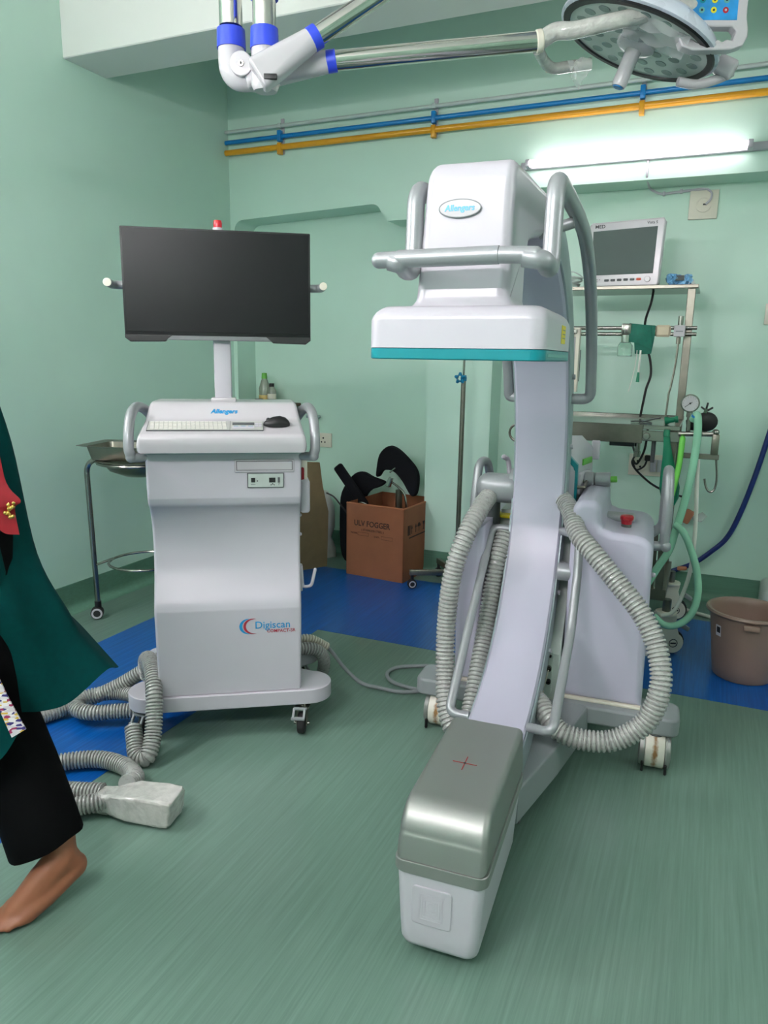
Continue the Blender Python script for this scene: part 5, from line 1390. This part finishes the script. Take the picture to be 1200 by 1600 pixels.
t3 = empty('loose_cushion', (-1.86, 3.95, 0.24), R(0), 'black padded chair piece with a pointed end leaning out of the box at left', 'chair part')
out = [(-0.165, 0.12), (-0.13, 0.24), (-0.06, 0.32), (0.0, 0.335), (0.06, 0.31), (0.135, 0.285), (0.11, 0.255), (0.04, 0.22), (0.0, 0.12), (-0.04, -0.20), (-0.15, -0.20)]
oo = [(p.x, p.z) for p in spline([(a, 0, c) for a, c in out], 4, closed=True)]
MB().prism(oo, lambda u, v, d: (u, d + 0.6 * u * u, v), -0.015, 0.025, bev=0.010).build('shell', 'fabric_black', t3)
t4 = empty('loose_pad', (-1.90, 3.86, 0.50), 0, 'long black armrest pad slanting into the cardboard box', 'armrest')
MB().box((0, 0, 0), (0.062, 0.035, 0.30), 0.016, 4, rot=Matrix.Rotation(R(-39), 4, 'Y')).build('pad', 'fabric_black', t4)
MB().tube(spline([(0.05, -0.03, -0.115), (0.08, -0.05, -0.085), (0.12, -0.05, -0.09), (0.16, -0.05, -0.125), (0.18, -0.04, -0.20)], 6), 0.006, 8).build('wire_arm', 'steel', t4)
MB().tube(spline([(-0.15, -0.03, -0.05), (-0.10, -0.03, -0.07), (-0.05, -0.03, -0.12), (0.0, -0.02, -0.18)], 6), 0.005, 8).build('side_rod', 'black', t4)
t5 = empty('cardboard_sheet', (-2.09, 3.74, 0), R(60), 'brown flattened cardboard sheet standing behind the workstation', 'cardboard')
MB().prism([(-0.15, 0), (0.09, 0), (0.10, 0.34), (0.06, 0.50), (0.04, 0.64), (-0.15, 0.66)], XZ, -0.01, 0.01, bev=0.002).build('sheet', 'tan', t5)
t6 = empty('plastic_bag', (-2.165, 4.02, 0), 0, 'crumpled white plastic bag stuffed beside the brown cardboard sheet', 'bag')
mb = MB()
random.seed(9)
mb.loft([[Vector((0.075 * k * math.cos(a) * (1 + 0.15 * math.sin(3 * a + z * 9)) + dx, 0.06 * k * math.sin(a) * (1 + 0.2 * math.sin(5 * a - z * 14)), z)) for a in [2 * math.pi * q / 20 for q in range(20)]] for z, k, dx in ((0.0, 0.7, 0.02), (0.06, 0.75, 0.01), (0.13, 0.55, 0.0), (0.20, 0.85, 0.0), (0.27, 1.0, -0.01), (0.33, 1.05, -0.01), (0.39, 0.85, -0.02), (0.42, 0.5, -0.01))])
mb.build('bag', 'whitebag', t6, angle=60)

# ------------------------------------------------------------------ bottles on the left ledge behind the workstation
t = empty('bottle_ledge', (-2.56, 4.08, 0.955), 0, 'narrow ledge on the back wall behind the workstation holding two bottles', 'ledge')
MB().box((0, 0, -0.01), (0.30, 0.155, 0.02), 0.003).build('board', 'wood', t)
for x in (-0.12, 0.12):
    MB().prism([(0.075, -0.02), (0.075, -0.09), (0.06, -0.09), (-0.05, -0.02)], YZ, x - .004, x + .004).build('bracket', 'steelrough', t)
t = empty('bottle', (-2.615, 4.05, 0.956), 0, 'clear bottle with a green cap on the ledge behind the workstation', 'bottle')
MB().lathe([(0, 0), (0.034, 0), (0.036, 0.01), (0.036, 0.09), (0.02, 0.14), (0.014, 0.155), (0, 0.155)], seg=20).build('body', 'bottleliq', t)
MB().lathe([(0, 0.15), (0.019, 0.15), (0.016, 0.185), (0, 0.187)], seg=18).build('cap', 'greenlabel', t, 'green cap')
MB().lathe([(0.0362, 0.02), (0.037, 0.022), (0.037, 0.045), (0.0362, 0.047)], seg=20).build('label', 'straw', t)
t = empty('bottle', (-2.555, 4.04, 0.956), 0, 'clear bottle with a black cap beside the green-capped one', 'bottle')
MB().lathe([(0, 0), (0.026, 0), (0.028, 0.01), (0.028, 0.075), (0.018, 0.098), (0.014, 0.105), (0, 0.105)], seg=20).build('body', 'bottleliq', t)
MB().lathe([(0, 0.10), (0.0165, 0.10), (0.016, 0.122), (0, 0.123)], seg=18).build('cap', 'black', t, 'black cap')
MB().lathe([(0.0282, 0.025), (0.0288, 0.027), (0.0288, 0.055), (0.0282, 0.057)], seg=20).build('label', 'cream', t)
t = empty('round_tin', (-2.625, 4.0, 0.956), 0, 'low black round tin on the ledge in front of the bottles', 'tin')
MB().lathe([(0, 0), (0.030, 0), (0.031, 0.012), (0.026, 0.024), (0, 0.026)], seg=20).build('body', 'black', t)

# ------------------------------------------------------------------ basin stand with tray
BS = Vector((-2.345, 2.60, 0))
t = empty('basin_stand', BS, 0, 'steel basin stand on casters with a lower ring, half behind the workstation', 'stand')
angs = (195, 345, 90)
for an in angs:
    c, s = math.cos(R(an)), math.sin(R(an))
    rr = 0.262
    pts = fillet([(rr * c, rr * s, 0.075), ((rr + 0.012) * c, (rr + 0.012) * s, 0.765), (0.14 * c, 0.14 * s, 0.780)], 0.075, 10)
    lg = MB().tube(pts, 0.0125, 14).build('leg', 'steel', t)
    MB().tube([(rr * c * 0.99, rr * s * 0.99, 0.265), (0.17 * c, 0.17 * s, 0.30)], 0.006, 8).build('strut', 'steel', lg)
    MB().cyl((rr * c, rr * s, 0.052), (rr * c, rr * s, 0.085), 0.016, seg=14).build('caster_stem', 'black', lg)
    w = Vector((0.62, -0.78, 0))
    pw = Vector((rr * c + 0.004, rr * s - 0.012, 0.03))
    MB().cyl(pw - w * 0.026, pw - w * 0.003, 0.029, seg=24, bev=0.004).cyl(pw + w * 0.003, pw + w * 0.018, 0.029, seg=24, bev=0.004).cyl(pw - w * 0.01, pw + w * 0.01, 0.012, seg=12).build('caster', 'rubber', lg)
    MB().lathe([(0.017, 0.0), (0.017, 0.003), (0.025, 0.003), (0.025, 0)], pw + w * 0.0175, 24, w.to_track_quat('Z', 'Y').to_matrix().to_4x4(), closed=True).build('wheel_ring', 'white', lg)
MB().tube([(0.168 * math.cos(2 * math.pi * k / 40), 0.168 * math.sin(2 * math.pi * k / 40), 0.30) for k in range(40)], 0.006, 8, closed=True).build('lower_ring', 'steel', t)
MB().tube([(0.19 * math.cos(2 * math.pi * k / 40), 0.19 * math.sin(2 * math.pi * k / 40), 0.770) for k in range(40)], 0.007, 8, closed=True).build('upper_ring', 'steel', t)
t2 = empty('steel_basin', (BS.x, BS.y, 0.778), 0, 'shallow round steel basin resting in the stand ring', 'basin')
MB().lathe([(0, -0.075), (0.08, -0.070), (0.14, -0.045), (0.175, 0.0), (0.198, 0.002), (0.198, 0.0045), (0.174, 0.0035), (0.138, -0.042), (0.08, -0.067), (0, -0.072)], seg=40).build('bowl', 'steelrough', t2)
t2 = empty('steel_tray', (-2.36, 2.56, 0.783), R(14), 'rectangular steel tray with flared rim on top of the basin', 'tray')
def trr(w, h, z, r=0.02):
    return [(x, y, z) for x, y in rrect(w, h, r)]
MB().loft([trr(0.30, 0.17, 0.004), trr(0.30, 0.17, 0.0), trr(0.31, 0.18, 0.003), trr(0.335, 0.205, 0.062), trr(0.40, 0.265, 0.068), trr(0.40, 0.265, 0.0695), trr(0.331, 0.201, 0.0645), trr(0.306, 0.176, 0.006)], cap=True).build('tray', 'steelrough', t2, angle=30)

# ------------------------------------------------------------------ person walking at the left edge
pe = empty('person', (-1.45, 0.95, 0), 0, 'person in dark teal tunic, black trousers and red scarf, walking barefoot at left edge', 'person')
PO = Vector((-1.45, 0.95, 0))
def PP(p):
    return Vector(p) - PO
mb = MB()
def limb(*pts):
    for (p, r), (q, s) in zip(pts, pts[1:]):
        p, q = PP(p), PP(q)
        n = max(2, int((q - p).length / (min(r, s) * 0.5)))
        for k in range(n + 1):
            t_ = k / n
            mb.sphere(p.lerp(q, t_), r + (s - r) * t_, 10)
# torso, neck, head
limb(((-1.47, 0.98, 0.86), 0.125), ((-1.475, 0.975, 1.0), 0.105), ((-1.48, 0.965, 1.12), 0.11), ((-1.485, 0.955, 1.22), 0.10), ((-1.49, 0.945, 1.29), 0.055), ((-1.495, 0.935, 1.36), 0.046))
limb(((-1.35, 0.965, 1.255), 0.05), ((-1.62, 0.935, 1.255), 0.05))
mb.sphere(PP((-1.50, 0.925, 1.465)), 0.085, 16, (0.92, 1.05, 1.22))
mb.sphere(PP((-1.505, 0.885, 1.41)), 0.055, 12, (0.9, 0.8, 0.9))
mb.sphere(PP((-1.515, 0.832, 1.455)), 0.013, 8, (0.9, 1.2, 1.5))
for s in (-1, 1):
    mb.sphere(PP((-1.50 + s * 0.08, 0.93, 1.455)), 0.02, 8, (0.5, 1, 1.4))
    mb.sphere(PP((-1.512 + s * 0.03, 0.842, 1.475)), 0.012, 8)
mb.sphere(PP((-1.512, 0.838, 1.415)), 0.02, 8, (1.2, 0.5, 0.5))
# arms
limb(((-1.345, 0.965, 1.25), 0.046), ((-1.385, 1.0, 1.02), 0.038), ((-1.455, 0.86, 0.90), 0.028))
limb(((-1.63, 0.935, 1.25), 0.046), ((-1.66, 0.96, 1.02), 0.038), ((-1.65, 0.84, 0.88), 0.028))
def hand(w, d, side):
    w, d = Vector(w), Vector(d).normalized()
    lat = d.cross(Vector((0, 0, 1))).normalized() * side
    limb((w, 0.026), (w + d * 0.05, 0.030), (w + d * 0.075, 0.024))
    for k, ln in enumerate((0.066, 0.075, 0.07, 0.055)):
        b0_ = w + d * 0.08 + lat * (0.028 - 0.0185 * k)
        m_ = b0_ + d * ln * 0.55 + Vector((0, 0, -0.008))
        limb((b0_, 0.0095), (m_, 0.009), (m_ + d * ln * 0.4 + Vector((0, 0, -0.02)), 0.0075))
    b0_ = w + d * 0.03 + lat * 0.024
    limb((b0_, 0.012), (b0_ + d * 0.03 + lat * 0.022, 0.0105), (b0_ + d * 0.055 + lat * 0.026, 0.009))
hand((-1.475, 0.83, 0.885), (-0.25, -0.7, -0.45), 1)
hand((-1.655, 0.82, 0.86), (0.1, -0.7, -0.5), -1)
# rear (left) leg with bare foot, heel lifting
limb(((-1.405, 1.0, 0.84), 0.085), ((-1.42, 1.055, 0.47), 0.056), ((-1.40, 1.07, 0.38), 0.052), ((-1.275, 1.085, 0.145), 0.033), ((-1.268, 1.075, 0.115), 0.036))
limb(((-1.268, 1.075, 0.115), 0.034), ((-1.256, 1.098, 0.078), 0.031), ((-1.260, 1.085, 0.066), 0.027))
limb(((-1.270, 1.065, 0.105), 0.036), ((-1.285, 1.035, 0.078), 0.035), ((-1.300, 1.00, 0.046), 0.031), ((-1.312, 0.975, 0.027), 0.025))
limb(((-1.258, 1.08, 0.066), 0.026), ((-1.268, 1.03, 0.042), 0.023), ((-1.282, 0.985, 0.023), 0.021))
limb(((-1.290, 1.03, 0.058), 0.027), ((-1.325, 0.985, 0.026), 0.023))
for k, (ln, rr) in enumerate(((0.052, 0.0125), (0.050, 0.010), (0.045, 0.0092), (0.038, 0.0086), (0.030, 0.0085))):
    u = k / 4
    b0_ = Vector((-1.338 + 0.056 * u, 0.966 + 0.004 * u, 0.018))
    dd = Vector((-0.38, -0.92, 0))
    limb((b0_, rr + 0.004), (b0_ + dd * ln * 0.6, rr), (b0_ + dd * ln + Vector((0, 0, -0.006)), rr * 0.95))
# front (right) leg
limb(((-1.535, 0.965, 0.84), 0.085), ((-1.585, 0.83, 0.47), 0.056), ((-1.60, 0.80, 0.38), 0.052), ((-1.635, 0.72, 0.10), 0.034), ((-1.637, 0.735, 0.045), 0.034))
limb(((-1.637, 0.70, 0.075), 0.034), ((-1.65, 0.64, 0.045), 0.032), ((-1.662, 0.58, 0.028), 0.027))
limb(((-1.632, 0.74, 0.032), 0.030), ((-1.65, 0.60, 0.022), 0.024))
for k, (ln, rr) in enumerate(((0.045, 0.0125), (0.045, 0.010), (0.04, 0.0092), (0.033, 0.0086), (0.027, 0.0085))):
    b0_ = Vector((-1.638 - 0.054 * k / 4, 0.57 + 0.006 * k / 4, 0.018))
    limb((b0_, rr + 0.004), (b0_ + Vector((-0.15, -1, -0.1)) * ln, rr))
bodym = mb.build('body', 'skin', pe)
rm = bodym.modifiers.new('join', 'REMESH')
rm.mode = 'VOXEL'
rm.voxel_size = 0.0055
rm.use_smooth_shade = True
sm = bodym.modifiers.new('smooth', 'SMOOTH')
sm.factor = 0.6
sm.iterations = 5
mb = MB()
mb.sphere(PP((-1.495, 0.945, 1.485)), 0.093, 20, (0.95, 1.02, 1.12))
mb.sphere(PP((-1.485, 1.03, 1.43)), 0.042, 14)
for v in list(mb.bm.verts):
    w_ = v.co + PO
    if w_.y < 0.88 and w_.z < 1.53:
        v.co.y += 0.05
mb.build('hair', 'hair', pe, 'black hair tied at the back')
# trousers
def leg_cloth(rings, name):
    secs = []
    for (c, rx, ry, tilt, ph) in rings:
        secs.append([PP((c[0] + rx * math.cos(a) * (1 + 0.05 * math.sin(4 * a + ph)), c[1] + ry * math.sin(a), c[2] + tilt * math.cos(a))) for a in [2 * math.pi * q / 28 for q in range(28)]])
    b = MB().loft(secs, cap=False)
    return b.build(name, 'trouser', pe, angle=80)
tl = leg_cloth([((-1.43, 1.0, 0.90), 0.13, 0.125, 0, 0), ((-1.42, 1.02, 0.72), 0.098, 0.10, 0, 1), ((-1.412, 1.05, 0.55), 0.080, 0.085, 0, 2), ((-1.412, 1.065, 0.44), 0.074, 0.08, 0.01, 2.5), ((-1.376, 1.07, 0.33), 0.078, 0.082, 0.02, 3), ((-1.334, 1.07, 0.22), 0.078, 0.082, 0.026, 4), ((-1.304, 1.068, 0.142), 0.076, 0.082, 0.034, 4.6), ((-1.302, 1.068, 0.137), 0.073, 0.079, 0.034, 4.6), ((-1.314, 1.068, 0.185), 0.070, 0.075, 0.03, 4.2)], 'trouser_leg')
leg_cloth([((-1.52, 0.975, 0.90), 0.13, 0.125, 0, 0), ((-1.55, 0.92, 0.70), 0.10, 0.10, 0, 1), ((-1.58, 0.84, 0.50), 0.084, 0.09, 0, 2), ((-1.61, 0.77, 0.30), 0.084, 0.09, 0, 3), ((-1.635, 0.72, 0.12), 0.092, 0.10, -0.01, 4), ((-1.633, 0.72, 0.125), 0.088, 0.096, -0.01, 4)], 'trouser_leg')
# tunic: bodice, sleeves, flying back panel, front panel with woven border
def ring_xy(c, rx, ry, n=28, fold=0.0, ph=0):
    return [PP((c[0] + rx * math.cos(a) * (1 + fold * math.sin(5 * a + ph)), c[1] + ry * math.sin(a) * (1 + fold * math.sin(5 * a + ph)), c[2])) for a in [2 * math.pi * q / n for q in range(n)]]
MB().loft([ring_xy((-1.49, 0.945, 1.325), 0.075, 0.07), ring_xy((-1.488, 0.948, 1.312), 0.125, 0.085), ring_xy((-1.487, 0.95, 1.285), 0.165, 0.10), ring_xy((-1.484, 0.955, 1.24), 0.172, 0.118), ring_xy((-1.48, 0.965, 1.12), 0.168, 0.128), ring_xy((-1.475, 0.97, 1.0), 0.160, 0.125, fold=.02), ring_xy((-1.47, 0.98, 0.90), 0.17, 0.14, fold=.03), ring_xy((-1.48, 0.97, 0.80), 0.180, 0.155, fold=.04), ring_xy((-1.49, 0.955, 0.66), 0.165, 0.150, fold=.05)], cap=False).build('tunic_bodice', 'kameez', pe, angle=80)
for s, p in ((1, ((-1.40, 0.957, 1.272), (-1.345, 0.965, 1.255), (-1.325, 0.975, 1.21), (-1.345, 0.985, 1.11), (-1.375, 0.992, 1.02))), (-1, ((-1.575, 0.940, 1.272), (-1.63, 0.937, 1.255), (-1.652, 0.945, 1.21), (-1.655, 0.95, 1.11), (-1.662, 0.955, 1.02)))):
    MB().tube([PP(q) for q in spline(p, 6)], lambda t_: 0.058 + 0.012 * math.sin(min(1, t_ * 2.2) * 1.5) - 0.012 * t_, 18, cap=False).build('tunic_sleeve', 'kameez', pe, angle=80)
for s in (-1, 1):
    ev = MB().sphere(PP((-1.512 + s * 0.030, 0.8415, 1.476)), 0.0105, 10, (1.25, 0.7, 0.6)).build('eye', 'white', pe)
    MB().sphere(PP((-1.512 + s * 0.030, 0.8365, 1.476)), 0.0055, 8, (1, 0.6, 1)).build('iris', 'hair', ev)
rows = [[(-1.50, 0.90, 1.26), (-1.40, 0.98, 1.26), (-1.375, 1.03, 1.26), (-1.375, 1.07, 1.26), (-1.41, 1.08, 1.26)],
        [(-1.45, 0.90, 1.06), (-1.352, 0.99, 1.062), (-1.322, 1.04, 1.065), (-1.319, 1.08, 1.067), (-1.36, 1.11, 1.07)],
        [(-1.44, 0.93, 0.89), (-1.340, 1.00, 0.87), (-1.320, 1.07, 0.86), (-1.322, 1.125, 0.815), (-1.38, 1.15, 0.83)],
        [(-1.36, 0.95, 0.76), (-1.300, 1.02, 0.735), (-1.300, 1.09, 0.70), (-1.287, 1.165, 0.672), (-1.37, 1.21, 0.68)],
        [(-1.345, 1.02, 0.62), (-1.300, 1.07, 0.60), (-1.290, 1.13, 0.60), (-1.275, 1.19, 0.598), (-1.34, 1.26, 0.59)],
        [(-1.335, 1.06, 0.465), (-1.300, 1.09, 0.462), (-1.272, 1.14, 0.468), (-1.238, 1.218, 0.520), (-1.26, 1.28, 0.50)]]
sheet([[PP(p) for p in r] for r in rows], 6, 6, 0.003).build('tunic_back_panel', 'kameez', pe, 'back panel of the tunic swinging out', angle=80)
rows = [[(-1.60, 0.86, 0.95), (-1.45, 0.87, 0.93), (-1.40, 0.92, 0.90), (-1.385, 0.945, 0.88)],
        [(-1.56, 0.85, 0.72), (-1.42, 0.87, 0.70), (-1.365, 0.915, 0.68), (-1.345, 0.945, 0.665)],
        [(-1.50, 0.86, 0.54), (-1.38, 0.88, 0.53), (-1.300, 0.945, 0.545), (-1.272, 0.975, 0.560)],
        [(-1.47, 0.87, 0.36), (-1.36, 0.90, 0.375), (-1.290, 0.955, 0.41), (-1.253, 0.982, 0.470)]]
sheet([[PP(p) for p in r] for r in rows], 6, 6, 0.003).build('tunic_front_panel', 'kameez', pe, angle=80)
rows = [[(-1.350, 0.935, 0.690), (-1.336, 0.946, 0.690)], [(-1.302, 0.947, 0.612), (-1.282, 0.960, 0.620)], [(-1.276, 0.956, 0.545), (-1.256, 0.970, 0.553)], [(-1.252, 0.965, 0.470), (-1.231, 0.983, 0.485)]]
sheet([[PP(p) for p in r] for r in rows], 4, 8, 0.004).build('woven_border', 'border', pe, 'multicoloured woven border along the tunic edge', angle=80)
rows = [[(-1.40, 0.93, 1.25), (-1.36, 0.98, 1.25), (-1.345, 1.02, 1.24)], [(-1.36, 0.95, 1.10), (-1.315, 1.0, 1.09), (-1.300, 1.03, 1.08)], [(-1.32, 0.97, 1.03), (-1.285, 1.0, 1.02), (-1.268, 1.02, 0.995)], [(-1.30, 0.985, 0.97), (-1.275, 1.005, 0.955), (-1.244, 1.03, 0.958)], [(-1.295, 0.99, 0.955), (-1.280, 1.01, 0.935), (-1.262, 1.03, 0.940)], [(-1.290, 1.0, 0.91), (-1.278, 1.015, 0.89), (-1.262, 1.035, 0.885)]]
sheet([[PP(p) for p in r] for r in rows], 5, 5, 0.003).build('scarf_end', 'dupatta', pe, 'red scarf end', angle=80)
mb = MB()
random.seed(11)
for k in range(14):
    mb.sphere(PP((-1.262 - 0.018 * random.random(), 1.018 + 0.012 * random.random(), 0.925 + 0.03 * random.random())) + Vector((0.006, -0.006, 0)), 0.0045, 8)
bd_ = mb.build('gold_beads', 'gold', pe)
bd_['kind'] = 'stuff'
